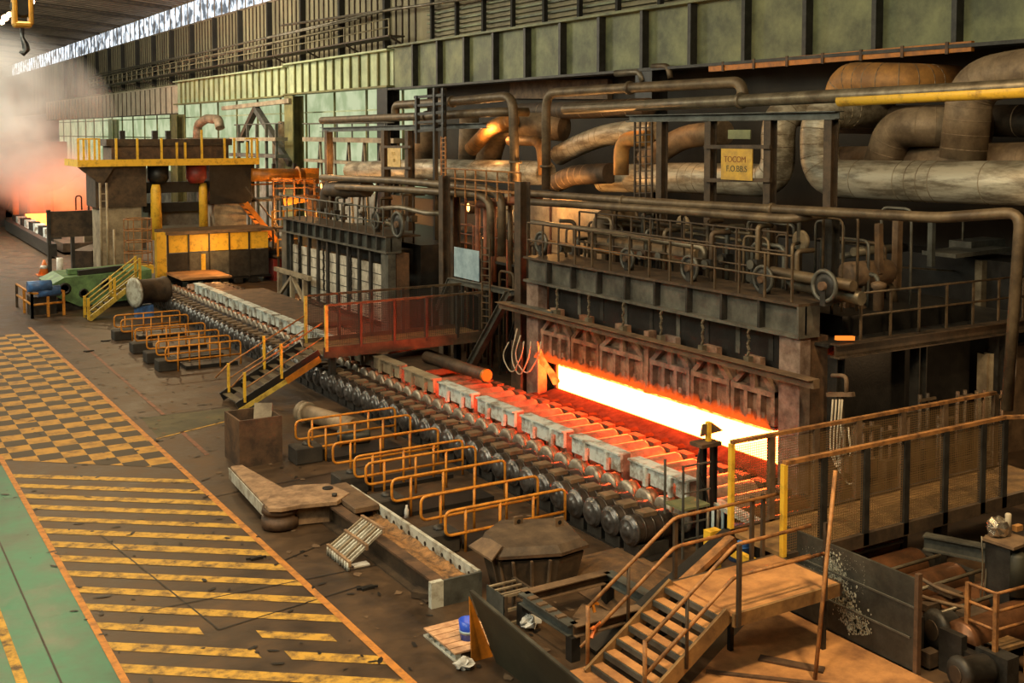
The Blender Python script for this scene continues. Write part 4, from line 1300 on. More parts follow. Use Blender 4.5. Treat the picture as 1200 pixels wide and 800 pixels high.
# housings
MB().box(13.9, 16.2, SY, SY + 2.5, 0, 7.0).build('housing_post', 'pillar_tan', t)
MB().box(20.6, 22.6, SY, SY + 2.5, 0, 7.0).build('housing_post', 'pillar_tan', t)
MB().box(13.6, 16.5, SY - .1, SY + 2.6, 4.6, 7.0).build('housing_shoulder', 'brown_steel', t)
MB().box(20.3, 22.9, SY - .1, SY + 2.6, 4.6, 7.0).build('housing_shoulder', 'black_steel', t)
MB().box(16.5, 20.3, SY + .4, SY + .9, 5.35, 6.0).build('crossbeam', 'black_steel', t)
MB().box(16.5, 20.3, SY + .4, SY + .9, 4.2, 4.75).build('crossbeam', 'black_steel', t)
MB().box(14.2, 23.0, SY + .2, SY + 2.6, 7.0, 7.15).build('bridge', 'black_steel', t)
for x in (17.3, 19.6):
    MB().lathe((x, SY + .3, 5.9), (0, 0, 1), [(0, .4), (.3, .62), (1.1, .62), (1.1, .3)], 14).build('screw_motor', 'red_dark' if x > 19 else 'black_steel', t)
MB().lathe((17.0, SY - .3, 2.6), (0, 0, 1), [(0, .34), (3.0, .30), (3.3, .22)], 14).build('spindle', 'yellow_paint', t)
MB().lathe((20.0, SY + .3, 2.6), (0, 0, 1), [(0, .28), (3.0, .26), (3.3, .2)], 14).build('spindle', 'yellow_paint', t)
# top platform, frame and its yellow railing
MB().box(12.6, 23.2, SY - .6, SY + 3.5, 7.15, 7.28).build('platform_deck', 'brown_steel', t)
MB().box(12.55, 23.25, SY - .68, SY - .6, 7.02, 7.42).build('platform_edge', 'yellow_paint', t)
MB().box(12.55, 12.63, SY - .6, SY + 3.5, 7.02, 7.42).build('platform_edge', 'yellow_paint', t)
MB().prism([(12.6, SY - .5, 7.0), (14.6, SY - .5, 7.0), (13.9, SY - .5, 5.9)], (0, .3, 0)).build('platform_bracket', 'brown_steel', t)
for k, x in enumerate((12.6, 12.9, 13.2, 13.5, 13.75, 14.7, 15.9, 17.3, 18.2, 18.7, 19.7, 21.1, 21.7, 22.5, 22.8, 23.15)):
    hh = 1.35 if x not in (18.2, 18.7, 22.5) else 1.1
    MB().box(x - .06, x + .06, SY - .66, SY - .56, 7.3, 7.3 + hh + (.5 if x in (19.7,) else 0)).build('post', 'yellow_paint', t)
MB().tube([(12.6, SY - .6, 8.62), (13.8, SY - .6, 8.62)], .05, 6).tube([(22.4, SY - .6, 8.62), (23.15, SY - .6, 8.62)], .05, 6).build('handrail', 'yellow_paint', t)
MB().box(14.6, 21.6, SY + .2, SY + 2.4, 7.3, 8.35).build('top_housing', 'rusty_steel', t)
MB().box(14.3, 21.8, SY + .1, SY + 2.5, 8.2, 8.6).build('top_housing_lid', 'brown_steel', t)
for x in (15.2, 17.1, 17.9):
    MB().box(x, x + .3, SY + .6, SY + .9, 8.6, 9.1).build('lug', 'dark_steel', t)
# apron box
for k in range(5):
    x0 = 16.95 + k * 1.2
    MB().box(x0 + .02, x0 + 1.18, SY - 3.02, SY - 2.9, 2.05, 3.05).build('yellow_panel', 'yellow_paint', t)
    MB().box(x0 + .02, x0 + 1.18, SY - 3.06, SY - 2.9, .45, 2.0).build('dark_panel', 'grey_steel' if k in (1, 2) else 'dark_steel', t)
    MB().box(x0 - .05, x0 + .03, SY - 3.1, SY - 3.0, .4, 3.1).build('panel_rib', 'dark_steel', t)
MB().box(18.85, 19.1, SY - 3.1, SY - 3.062, .5, 1.9).build('yellow_strip', 'yellow_paint', t)
MB().box(16.8, 23.2, SY - 3.2, SY - .5, 3.1, 3.28).build('apron_top', 'chute_brown', t)
MB().box(16.3, 16.85, SY - 3.1, SY - 2.6, .2, 3.25).build('yellow_column', 'yellow_paint', t)
MB().box(16.9, 23.1, SY - 3.0, SY - .2, .3, .45).build('apron_bottom', 'black_steel', t)
for k in range(6):
    MB().box(17.2 + k * .9, 17.7 + k * .9, SY - 3.2, SY - 2.8, .05, .32).build('foot', 'black_steel', t)
MB().box(16.9, 20.3, SY + 1.2, SY + 1.3, 3.3, 4.2).build('back_plate', 'stone_wall', t)

# orange pipe and its yoke to the right
pipe('thick orange pipe with a yoke right of the rolling stand', [(22.9, SY, 6.35), (26.3, SY, 6.25)], .42, 'orange_pipe', n=16, flanges=[((26.0, SY, 6.27), (1, 0, 0))])
t = thing('yoke', 'orange-brown clamp yoke at the end of the orange pipe', 'clamp', (26.9, SY, 5.6))
MB().box(26.4, 27.3, SY - .4, SY + .4, 5.7, 6.7).build('clamp_body', 'orange_pipe', t)
MB().box(26.6, 27.1, SY - .3, SY + .3, 0, 5.7).build('stem', 'rusty_steel', t)
MB().bar((25.0, SY, 4.6), (27.4, SY, 4.9), .3, .5).build('lower_arm', 'orange_pipe', t)
# access stairs and decks right of the stand
t = thing('access_stair', 'orange-brown steep stair right of the rolling stand', 'stair', (24.5, SY - 1, 3))
a, b = at(288, 238, y=SY - 1), at(325, 283, y=SY - 1)
for dy in (0, 1.0):
    MB().bar(a + V(0, dy, 0), b + V(0, dy, 0), .12, .3).build('stringer', 'orange_pipe', t)
for k in range(8):
    c = a.lerp(b, (k + .5) / 8)
    MB().box(c.x - .15, c.x + .15, c.y + .06, c.y + .94, c.z - .03, c.z + .03).build('tread', 'rusty_steel', t)
MB().tube([a + V(0, -.05, 1.0), b + V(0, -.05, 1.0)], .05, 6).build('handrail', 'brown_steel', t)
t = thing('access_deck', 'dark scaffold of decks right of the rolling stand', 'scaffold', (24, SY + 2, 0))
for z in (2.6, 4.6):
    MB().box(23.2, 27.5, SY + 1, SY + 3, z, z + .15).build('deck', 'black_steel', t)
for x in (23.4, 24.8, 26.2, 27.4):
    MB().box(x - .1, x + .1, SY + 1, SY + 1.2, 0, 7.0 if x < 27 else 5.6).build('upright', 'dark_steel', t)
MB().tube([(23.2, SY + 1, 5.7), (27.5, SY + 1, 5.7)], .06, 6).build('handrail', 'rail_orange', t)
tag(MB().box(23.3, 26.8, SY - 3, SY - 1, 0, 1.3).build('guide_plate', 'red_dark'), 'guide plate coloured as if lit red right of the apron box', 'plate')  # red light beside the stand put into the plate colour
tag(MB().tube([(24.8, SY - 3.5, 2.9), (27.5, SY - 3.5, 2.3)], .10, 6).build('orange_bar', 'orange_pipe'), 'orange bar slanting before the far furnace', 'bar')
pipe('thick dark spindle slanting into the apron box', [(23.3, SY - 1.5, 1.6), (26.5, SY - 5.5, .9)], .4, 'dark_steel')
for k, (x0, x1, z, y) in enumerate(((23.4, 27.0, 3.2, SY - 2.5), (23.2, 26.5, 1.6, SY - 4.0), (24.2, 27.6, 5.0, SY - .5))):
    t = thing('scaffold_railing', ['orange-lit middle railing between the stand and the far furnace', 'low orange-lit railing between the stand and the far furnace', 'upper railing between the stand and the far furnace'][k], 'railing', (x0, y, z))
    railing(t, (x0, y, z), (x1, y, z), 6, 1.0, 'rail_orange' if k < 2 else 'rail_rust', .05, (.5,), .09)
    MB().box(x0, x1, y, y + .9, z - .12, z).build('walk_plate', 'brown_steel', t)
    for x in (x0 + .1, x1 - .2):
        MB().box(x, x + .1, y + .3, y + .4, 0, z - .12).build('leg', 'brown_steel', t)
# added point lamps without fixtures: orange glow beside the stand and on the table
d = bpy.data.lights.new('stand_fill', 'POINT')
d.energy = 800
d.color = (1, .45, .12)
d.shadow_soft_size = .2
o = bpy.data.objects.new('stand_fill', d)
COL.objects.link(o)
o.location = (25.2, SY - 1.5, 3.6)
d = bpy.data.lights.new('table_fill', 'POINT')
d.energy = 160
d.color = (1, .5, .15)
d.shadow_soft_size = .2
o = bpy.data.objects.new('table_fill', d)
COL.objects.link(o)
o.location = (19.5, SY - 5.0, 2.4)
tag(MB().box(16.8, 19.6, 62.5, 69, .84, .95).build('table_plate', 'dusty_orange'), 'orange-lit plate on the table before the apron box', 'plate')

# caged ladder and white poles at the stand's left
t = thing('caged_ladder', 'cream caged ladder with a yellow basket left of the yellow column', 'ladder', (14.6, SY - 4, 0))
for x in (13.15, 13.5, 13.85):
    MB().tube([(x, SY - 3.6, 0), (x, SY - 3.6, 6.2 if x < 13.6 else 3.6)], .07, 6).build('upright', 'pillar_tan', t)
for k in range(14):
    MB().bar((13.15, SY - 3.6, .4 + k * .4), (13.5, SY - 3.6, .4 + k * .4), .05, .05).build('rung', 'pillar_tan', t)
cx_, cy_ = 15.0, SY - 4.2
for k in range(5):
    n = 12
    ring = [V(cx_ + .75 * math.cos(2 * math.pi * j / n), cy_ + .75 * math.sin(2 * math.pi * j / n), 1.7 + k * .62) for j in range(n)]
    MB().tube(ring + [ring[0]], .035, 5, False).build('cage_hoop', 'rail_rust', t)
for k in range(6):
    a = 2 * math.pi * k / 6
    MB().bar((cx_ + .75 * math.cos(a), cy_ + .75 * math.sin(a), 1.6), (cx_ + .75 * math.cos(a), cy_ + .75 * math.sin(a), 4.2), .05, .05).build('cage_bar', 'rail_rust', t)
MB().box(14.3, 15.7, cy_ - .6, cy_ + .6, 1.15, 1.6).build('basket', 'yellow_paint', t)
tag(MB().tube([(at(137, 355, y=62).x, 62, 0), at(137, 318, y=62)], .2, 10).build('white_post', 'white_plastic'), 'short white round post behind the green machine', 'post')

# stair with yellow stringers, before the stand
t = thing('machine_stair', 'small stair with yellow stringer and rails beside the green machine', 'stair', (11, 56, 0))
a, b = at(104, 376, z=0), at(164, 327, y=57.0)
a = V(a.x, a.y, .05)
for dy in (0, .9):
    MB().bar(a + V(0, dy, 0), b + V(0, dy, 0), .1, .24).build('stringer', 'ladder_yellow', t)
    for h in (.5, 1.0):
        MB().tube([a + V(0, dy, h), b + V(0, dy, h)], .04, 6).build('handrail', 'ladder_yellow', t)
    for k in (0, 2, 4):
        c = a.lerp(b, k / 4)
        MB().box(c.x - .06, c.x + .06, c.y + dy - .05, c.y + dy + .05, c.z, c.z + 1.05).build('post', 'yellow_paint', t)
for k in range(9):
    c = a.lerp(b, (k + .5) / 9)
    MB().box(c.x - .16, c.x + .16, c.y + .06, c.y + .84, c.z - .03, c.z + .01).build('tread', 'dark_steel', t)

# green gearbox machine with blue cylinders
t = thing('gear_machine', 'green gearbox machine with round bores, behind yellow rails', 'machine', (11.2, 61, 0))
MB().prism([(9.6, 60.2, 1.35), (10.3, 60.2, 1.7), (14.6, 60.2, 1.85), (14.6, 60.2, .4), (11.0, 60.2, .2), (9.8, 60.2, .8)], (0, 3.4, 0)).build('casing', 'machine_green', t)
MB().box(9.9, 14.6, 60.5, 63.3, 0, .35).build('plinth', 'dark_steel', t)
for x, z, r in ((10.3, 1.15, .3), (11.2, .85, .24), (12.3, 1.25, .3)):
    MB().lathe((x, 60.22, z), (0, -1, 0), [(0, r), (.1, r), (.1, r * .6), (.02, r * .6)], 16).build('bore', 'black_steel', t)
MB().box(10.6, 13.2, 61, 61.5, 1.75, 2.0).build('top_rib', 'machine_green', t)
MB().bar((11.0, 60.6, 1.85), (13.2, 60.6, 1.98), .3, .25).build('linkage', 'black_steel', t)
for k, (p, q) in enumerate(((at(32, 336, z=1.55), at(60, 334, z=1.55)), (at(44, 342, z=1.25), at(70, 340, z=1.25)))):
    pipe(('upper' if k == 0 else 'lower') + ' blue hydraulic cylinder at the green machine', [p, q], .27, 'blue_paint', n=12)
tag(MB().box(8.6, 9.8, 59.6, 60.8, 0, .9).build('machine_plinth', 'dark_steel'), 'dark base below the blue cylinders', 'base')
# yellow guard rail round it
t = thing('guard_rail', 'yellow guard rail round the blue cylinders at far left', 'railing', (8.6, 60, 0))
c0, c1, c2 = at(20, 360, z=0), at(38, 373, z=0), at(75, 369, z=0)
for a, b, n in ((c0, c1, 3), (c1, c2, 3)):
    for k in range(n):
        c = a.lerp(b, k / (n - 1))
        MB().box(c.x - .06, c.x + .06, c.y - .06, c.y + .06, 0, 1.2).build('post', 'rail_orange' if k else 'brown_steel', t)
    for h in (.65, 1.2):
        MB().tube([a + V(0, 0, h), b + V(0, 0, h)], .06, 6).build('handrail', 'rail_orange', t)

# big pipe end
t = thing('pipe_spool', 'short wide pipe spool with pale flange on blue stand', 'pipe', at(165, 345, z=1.2))
a = at(157, 343, z=1.25)
MB().lathe(a, (.82, .25, 0), [(0, .62), (0, .72), (.16, .72), (.16, .6), (1.5, .6), (1.6, .66), (1.7, .66)], 18).build('shell', 'brown_steel', t)
MB().lathe(a + V(-.02, -.01, 0), (.82, .25, 0), [(0, .52), (0, .73), (.1, .73), (.1, .52)], 18).build('flange', 'white_rail', t)
MB().box(a.x + .1, a.x + .9, a.y - .1, a.y + .5, 0, .6).build('stand', 'blue_paint', t)

# dark control panels and posts at the far left
t = thing('screen_board', 'large dark screen panel on posts left of the rolling stand', 'panel', at(88, 270, y=76))
p, q = at(57, 248, y=76), at(115, 276, y=76)
MB().box(p.x, q.x, 76, 76.2, q.z, p.z).build('panel', 'brown_steel', t)
MB().box(p.x - .1, p.x + .1, 75.9, 76.3, 0, p.z + .1).build('post', 'dark_steel', t)
MB().box(p.x + 1.3, p.x + 1.5, 75.9, 76.3, 0, q.z).build('post', 'dark_steel', t)
for u in (89, 104):
    c = at(u, 246, y=76.2)
    MB().tube(arc([c, c + V(0, 0, .9), c + V(.35, 0, .9), c + V(.35, 0, 0)], .18, 4), .05, 6).build('hoop', 'dark_steel', t)
tag(MB().tube([(at(70, 322, y=74).x, 74, 0), at(70, 302, y=74)], .2, 10).build('white_post', 'white_plastic'), 'short white post under the dark screen panel', 'post')
t = thing('traffic_cone', 'orange and white traffic cone beside the dark panel post', 'cone', at(52, 322, z=0))
c = at(52, 322, z=0)
MB().lathe(c + V(0, 0, .05), (0, 0, 1), [(0, .38), (.9, .06)], 12).build('body', 'cone_orange', t)
MB().lathe(c + V(0, 0, .42), (0, 0, 1), [(0, .27), (.2, .20)], 12).build('band', 'white_plastic', t)
MB().box(c.x - .45, c.x + .45, c.y - .45, c.y + .45, 0, .05).build('base', 'cone_orange', t)
tag(MB().bar((14.5, 78, .65), (18.5, 82, 1.3), 1.4, 1.2).build('mill_apron', 'brown_steel'), 'dark sloping apron behind the caged ladder', 'apron')
tag(MB().box(15, 19.5, 80, 80.3, 1.6, 3.0).build('white_shield', 'pillar_tan'), 'pale curved shield plate behind the dark sloping apron', 'plate')

# far rougher stand glowing in steam
FY = 118.0
t = thing('rolling_stand', 'distant rolling stand with orange posts half lost in steam', 'machine', (16, FY, 0))
p, q = at(-30, 193, y=FY), at(92, 186, y=FY)
MB().box(p.x, q.x, FY - .6, FY + 3, q.z - .3, q.z).build('platform_edge', 'orange_pipe', t)
MB().box(p.x + 1, q.x - 1, FY + .2, FY + 2.6, q.z, q.z + 1.7).build('top_housing', 'rusty_steel', t)
for u, w_, m in ((14, 1.2, 'orange_pipe'), (43, 1.3, 'chute_brown'), (82, 3.0, 'rusty_steel'), (-12, 4, 'dark_steel')):
    c = at(u, 230, y=FY)
    MB().box(c.x - w_ / 2, c.x + w_ / 2, FY, FY + 1.5, 0, q.z - .3).build('housing_post', m, t)
MB().box(p.x, q.x, FY + .5, FY + 1, 5.2, 5.9).build('crossbeam', 'brown_steel', t)
MB().box(p.x, q.x, FY + .5, FY + 1, 3.4, 3.9).build('crossbeam', 'rusty_steel', t)
MB().box(at(11, 190, y=FY).x - .1, at(11, 190, y=FY).x + .1, FY - .6, FY - .5, q.z, q.z + 2).build('post', 'pillar_tan', t)
tag(MB().box(16.6, 20.4, 100, 117, .9, 1.2).build('hot_slab', 'hot_metal'), 'glowing hot slab leaving the distant rolling stand', 'slab')
for k in range(9):
    y = 92 + k * 2.4
    tag(MB().box(14.8, 15.6, y, y + 1.0, 0, 1.5).build('side_block', 'guard_plate' if k % 2 else 'dark_steel'),
        ['nearest block of the distant table edge, dark', 'second block of the distant table edge, pale', 'third block of the distant table edge, dark', 'fourth block of the distant table edge, pale', 'fifth block of the distant table edge, dark',
         'sixth block of the distant table edge, pale', 'seventh block of the distant table edge, dark', 'eighth block of the distant table edge, pale', 'farthest block of the distant table edge, dark'][k], 'block', 'blocks along the distant table')
tag(MB().bar((14.0, 86, .6), (14.4, 112, .6), .5, .9).build('table_edge', 'dark_steel'), 'dark edge beam of the distant roller table', 'beam')
tag(MB().box(15, 21, 88, 118, .2, .85).build('table_bed', 'brown_steel'), 'brown bed of the distant roller table', 'bed')

# steam
def cloud(name, label, c, r, dens, sc, thr=.40):
    mb = MB().sphere(c, 1, 16, 10, r)
    m = bpy.data.materials.new(name)
    m.use_nodes = True
    nt = m.node_tree
    nt.nodes.remove(nt.nodes['Principled BSDF'])
    vs = nt.nodes.new('ShaderNodeVolumePrincipled')
    vs.inputs['Color'].default_value = (.95, .92, .88, 1)
    vs.inputs['Anisotropy'].default_value = .2
    g = nt.nodes.new('ShaderNodeNewGeometry')
    n = nt.nodes.new('ShaderNodeTexNoise')
    n.inputs['Scale'].default_value = sc
    n.inputs['Detail'].default_value = 4
    mr = nt.nodes.new('ShaderNodeMapRange')
    mr.inputs[1].default_value = thr
    mr.inputs[2].default_value = thr + .22
    mr.inputs[3].default_value = 0
    mr.inputs[4].default_value = dens
    sub = nt.nodes.new('ShaderNodeVectorMath')
    sub.operation = 'SUBTRACT'
    sub.inputs[1].default_value = c
    dv = nt.nodes.new('ShaderNodeVectorMath')
    dv.operation = 'DIVIDE'
    dv.inputs[1].default_value = r
    ln = nt.nodes.new('ShaderNodeVectorMath')
    ln.operation = 'LENGTH'
    fa = nt.nodes.new('ShaderNodeMapRange')
    fa.inputs[1].default_value = 1.0
    fa.inputs[2].default_value = .05
    fa.inputs[3].default_value = 0
    fa.inputs[4].default_value = 1
    mu = nt.nodes.new('ShaderNodeMath')
    mu.operation = 'MULTIPLY'
    L = nt.links.new
    L(g.outputs['Position'], n.inputs['Vector'])
    L(n.outputs['Fac'], mr.inputs[0])
    L(g.outputs['Position'], sub.inputs[0])
    L(sub.outputs[0], dv.inputs[0])
    L(dv.outputs[0], ln.inputs[0])
    L(ln.outputs['Value'], fa.inputs[0])
    L(mr.outputs[0], mu.inputs[0])
    L(fa.outputs[0], mu.inputs[1])
    L(mu.outputs[0], vs.inputs['Density'])
    L(vs.outputs[0], nt.nodes['Material Output'].inputs['Volume'])
    M[name] = m
    o = mb.build(name, m)
    return tag(o, label, 'smoke', None, 'stuff')


cloud('steam_cloud', 'white steam rising from the distant stand to the roof', (11.0, 106, 10.6), (12, 10, 8.0), .62, .14, .40)
cloud('steam_plume', 'orange-lit steam close over the distant hot slab', (17.5, 107, 4.8), (5.5, 9, 3.8), .5, .3, .36)

# ================================================================== HANDRAIL BARRIERS BESIDE THE TABLE


def barrier(x0, x1, y, label, group):
    t = thing('handrail_barrier', label, 'railing', (x0, y, 0), group)
    zt, zl = .95, .42
    MB().tube(arc([(x1, y, .02), (x1, y, zt), (x0, y, zt), (x0, y, zl), (x1 - .03, y, zl)], .16, 4), .034, 7).build('rail_loop', 'rail_orange', t)
    for k in (.16, .44, .72):
        x = x0 + (x1 - x0) * k
        MB().tube([(x, y, 0), (x, y, zt)], .032, 6).build('post', 'rail_orange', t)
    return t


near = [20.95, 22.1, 23.6, 25.07, 25.76, 27.15, 28.85, 29.86]
far = [42.75, 44.1, 45.6, 47.55, 50.1, 51.45]
wn_ = ['first', 'second', 'third', 'fourth', 'fifth', 'sixth', 'seventh', 'eighth']
for i, y in enumerate(near):
    barrier(11.1, 14.17, y, f'orange handrail barrier, {wn_[i]} from the front in the nearer row of eight', 'nearer handrail barriers')
for i, y in enumerate(far):
    barrier(10.82, 13.7, y, f'orange handrail barrier, {wn_[i]} from the front in the farther row of six', 'farther handrail barriers')
for i, y in enumerate((21.35, 24.0, 26.1, 29.15)):
    t = thing('concrete_block', f'dark concrete block under the left rail ends, {wn_[i]} from the front in the nearer row', 'block', (11, y, 0), 'concrete blocks under the barriers')
    MB().box(10.72, 11.5, y - .34, y + .3, 0, .46).build('block', 'concrete_block', t, .03)
    MB().box(11.5, 11.62, y - .2, y + .1, 0, .3).build('step', 'concrete_block', t)
    MB().sphere((11.15, y, .47), .14, 8, 5, (1, 1, .6)).build('lifting_eye', 'dark_steel', t)
    MB().box(11.62, 13.85, y - .42, y + .42, 0, .10).build('cover', 'black_steel', t)
for i, y in enumerate((43.3, 45.1, 47.4, 50.8)):
    t = thing('concrete_block', f'dark concrete block under the left rail ends, {wn_[i]} from the front in the farther row', 'block', (11, y, 0), 'concrete blocks under the barriers')
    MB().box(10.6, 11.4, y - .4, y + .3, 0, .42).build('block', 'concrete_block', t, .03)
    MB().box(11.6, 13.6, y - .5, y + .4, 0, .14).build('cover', 'black_steel', t)
c = at(433, 603, z=.2)
tag(MB().lathe((c.x + .9, c.y - .1, 0), (0, 0, 1), [(0, .06), (.2, .055), (.24, .03), (.3, .03)], 8).build('bottle', 'white_plastic'), 'small pale bottle standing by a concrete block under the barriers', 'bottle')

# ================================================================== REAR WALKWAY AND ITS STAIR


def mesh_mat(name, col, step, fill):
    m = bpy.data.materials.new(name)
    m.use_nodes = True
    nt = m.node_tree
    b = nt.nodes['Principled BSDF']
    b.inputs['Base Color'].default_value = (*col, 1)
    b.inputs['Roughness'].default_value = .6
    g = nt.nodes.new('ShaderNodeNewGeometry')
    sp = nt.nodes.new('ShaderNodeSeparateXYZ')
    nt.links.new(g.outputs['Position'], sp.inputs[0])
    outs = []
    for ax in ('X', 'Z'):
        dv = nt.nodes.new('ShaderNodeMath')
        dv.operation = 'DIVIDE'
        dv.inputs[1].default_value = step
        fr = nt.nodes.new('ShaderNodeMath')
        fr.operation = 'FRACT'
        lt = nt.nodes.new('ShaderNodeMath')
        lt.operation = 'LESS_THAN'
        lt.inputs[1].default_value = fill
        nt.links.new(sp.outputs[ax], dv.inputs[0])
        nt.links.new(dv.outputs[0], fr.inputs[0])
        nt.links.new(fr.outputs[0], lt.inputs[0])
        outs.append(lt.outputs[0])
    mx = nt.nodes.new('ShaderNodeMath')
    mx.operation = 'MAXIMUM'
    nt.links.new(outs[0], mx.inputs[0])
    nt.links.new(outs[1], mx.inputs[1])
    nt.links.new(mx.outputs[0], b.inputs['Alpha'])
    M[name] = m


mesh_mat('wire_mesh', (.20, .12, .05), .05, .16)
mesh_mat('wire_mesh_rear', (.032, .030, .026), .06, .22)

t = thing('mesh_walkway', 'rear walkway with brown mesh screens crossing the roller table', 'walkway', (17, 36.4, 1.65))
MB().box(14.2, 20.6, 35.5, 37.3, 1.55, 1.65).build('deck', 'walkway_dust', t)
MB().box(14.2, 20.6, 35.42, 35.5, 1.42, 1.80).build('edge_beam', 'brown_steel', t)
MB().box(14.2, 20.6, 37.3, 37.38, 1.42, 1.80).build('edge_beam', 'brown_steel', t)
for y, yo in ((35.45, -.03), (37.34, .03)):
    zt = 3.22 if y < 36 else 3.3
    for k in range(6):
        x = 14.3 + k * 1.25
        MB().box(x - .05, x + .05, y - .05, y + .05, 1.66, zt).build('post', 'ladder_yellow' if k == 0 else 'dark_steel', t)
        if k < 5:
            MB().box(x + .06, x + 1.19, y - .004, y + .004, 1.82, zt - .06).build('mesh_screen', 'wire_mesh_rear', t)
    MB().bar((14.3, y, zt), (20.6, y, zt), .08, .08).build('top_rail', 'rail_dark', t)
for x in (14.6, 20.2):
    MB().box(x - .1, x + .1, 35.6, 35.8, 0, 1.5).build('leg', 'dark_steel', t)
    MB().box(x - .1, x + .1, 37.0, 37.2, 0, 1.5).build('leg', 'dark_steel', t)


def stair(name, label, a0, b0, wy, ntread, m, mt, rails, rail_m, str_h=.26):
    """a0, b0: near-side stringer foot and head; the stair is wy wide towards +Y"""
    t = thing(name, label, 'stair', a0)
    a0, b0 = Vector(a0), Vector(b0)
    for dy in (0, wy):
        MB().bar(a0 + V(0, dy, 0), b0 + V(0, dy, 0), .06, str_h).build('stringer', m, t)
    for k in range(ntread):
        c = a0.lerp(b0, (k + .6) / ntread)
        MB().box(c.x - .15, c.x + .13, c.y + .035, c.y + wy - .035, c.z - .02, c.z + .015).build('tread', mt, t)
    return t


t = stair('table_stair', 'stair with yellow posts up to the rear walkway, underside lit red', (11.25, 35.55, .14), (14.1, 35.55, 1.6), 1.7, 9, 'black_steel', 'pipe_grey', None, None, .3)
MB().bar((12.9, 35.5, .80), (14.1, 35.5, 1.42), .02, .22).build('red_light_edge', 'orange_pipe', t)  # strip coloured for the red light on the upper stringer
MB().bar((11.25, 35.5, -.02), (12.9, 35.5, .80), .02, .16).build('yellow_edge', 'ladder_yellow', t)
for dy in (0, 1.7):
    for (x, h) in ((11.5, .98), (12.75, 1.15)):
        z = .14 + (x - 11.25) * .512
        MB().box(x - .04, x + .04, 35.5 + dy, 35.58 + dy, z, z + h).build('post', 'yellow_paint', t)
    MB().tube(arc([(11.05, 35.54 + dy, .8), (11.5, 35.54 + dy, 1.22), (14.2, 35.54 + dy, 2.62)], .1, 3), .03, 6).build('handrail', 'rail_rust', t)
    MB().tube([(11.5, 35.54 + dy, .72), (14.2, 35.54 + dy, 2.12)], .025, 6).build('handrail', 'rail_rust', t)

# big brown steel box before the stair
t = thing('steel_box', 'open rusty brown steel box standing on the floor before the stair', 'box', (10, 29.8, 0))
x0, x1, y0, y1, h = 9.35, 10.55, 29.4, 30.7, 1.28
for (a, b, c, d) in ((x0, x0 + .06, y0, y1), (x1 - .06, x1, y0, y1), (x0 + .06, x1 - .06, y0, y0 + .06), (x0 + .06, x1 - .06, y1 - .06, y1)):
    MB().box(a, b, c, d, 0, h).build('side', 'rusty_steel', t)
MB().box(x0 + .06, x1 - .06, y0 + .06, y1 - .06, 0, .1).build('bottom', 'dark_steel', t)
tag(MB().bar((10.15, 29.95, .4), (10.3, 30.2, 1.5), .5, .04).build('loose_plate', 'pillar_tan'), 'tan plate sticking out of the rusty brown box', 'plate')
# lying pipe
t = thing('lying_pipe', 'tan flanged pipe lying on the floor behind the handrails', 'pipe', at(385, 488, z=.3))
a, b = at(354, 482, z=.38), at(416, 500, z=.38)
MB().lathe(a, b - a, [(.1, .26), ((b - a).length, .26)], 16).build('tube', 'duct_dusty', t)
MB().lathe(a, b - a, [(0, .2), (0, .34), (.1, .34), (.1, .26), (.2, .26), (.2, .34), (.3, .34), (.3, .26)], 16).build('flange', 'pillar_tan', t)
MB().box(a.x + .2, a.x + .5, a.y - .35, a.y + .15, 0, .14).build('cradle', 'slate_steel', t)
tag(MB().lathe(at(395, 512, z=.22), (.9, -.35, 0), [(0, .18), (.06, .22), (.9, .22), (.95, .18)], 12).build('hydraulic_cylinder', 'slate_steel'), 'blue-grey cylinder lying below the tan pipe behind the rails', 'cylinder')

# ================================================================== LIFTING ARM, TROUGH AND SMALL THINGS ON THE NEAR FLOOR
P5 = lambda u, v, z=.5: at(u, v, z=z)
t = thing('swing_arm', 'rusty flat steel arm with pale edge lying on the floor', 'arm', P5(330, 580, 0))
tip = [P5(270, 546), P5(284, 544), P5(332, 571), P5(318, 591), P5(310, 590)]
MB().prism(tip, (0, 0, -.34)).build('arm_blade', 'arm_tan', t, .02)
pa, pb = P5(268.5, 546.5), P5(309.5, 590.5)
MB().prism([V(pa.x, pa.y, .47), V(pb.x, pb.y, .47), V(pb.x, pb.y, .2), V(pa.x, pa.y, .2)], (-.02, -.01, 0)).build('pale_edge', 'white_rail', t)
hub = [P5(310, 590, .6), P5(320, 574, .6), P5(345, 568, .6), P5(385, 566, .6), P5(410, 577, .6), P5(395, 587, .6), P5(352, 591, .6), P5(330, 595, .6), P5(315, 595, .6)]
MB().prism(hub, (0, 0, -.10)).build('hub_plate', 'arm_tan', t, .01)
MB().prism([P5(346, 592, .5), P5(386, 588, .5), P5(400, 583, .5), P5(372, 575, .5)], (0, 0, -.46)).build('hub_block', 'arm_tan', t)
MB().lathe(P5(328, 592, .5), (0, 0, -1), [(0, .40), (.12, .42), (.13, .37), (.24, .37), (.25, .42), (.46, .42)], 18).build('pivot', 'rusty_steel', t)
MB().lathe(P5(384, 572, .605), (0, 0, 1), [(0, .13), (.02, .13)], 12).build('pivot_hole', 'black_steel', t)
MB().lathe(P5(392, 581, .605), (0, 0, 1), [(0, .06), (.06, .06)], 10).build('bolt', 'dark_steel', t)

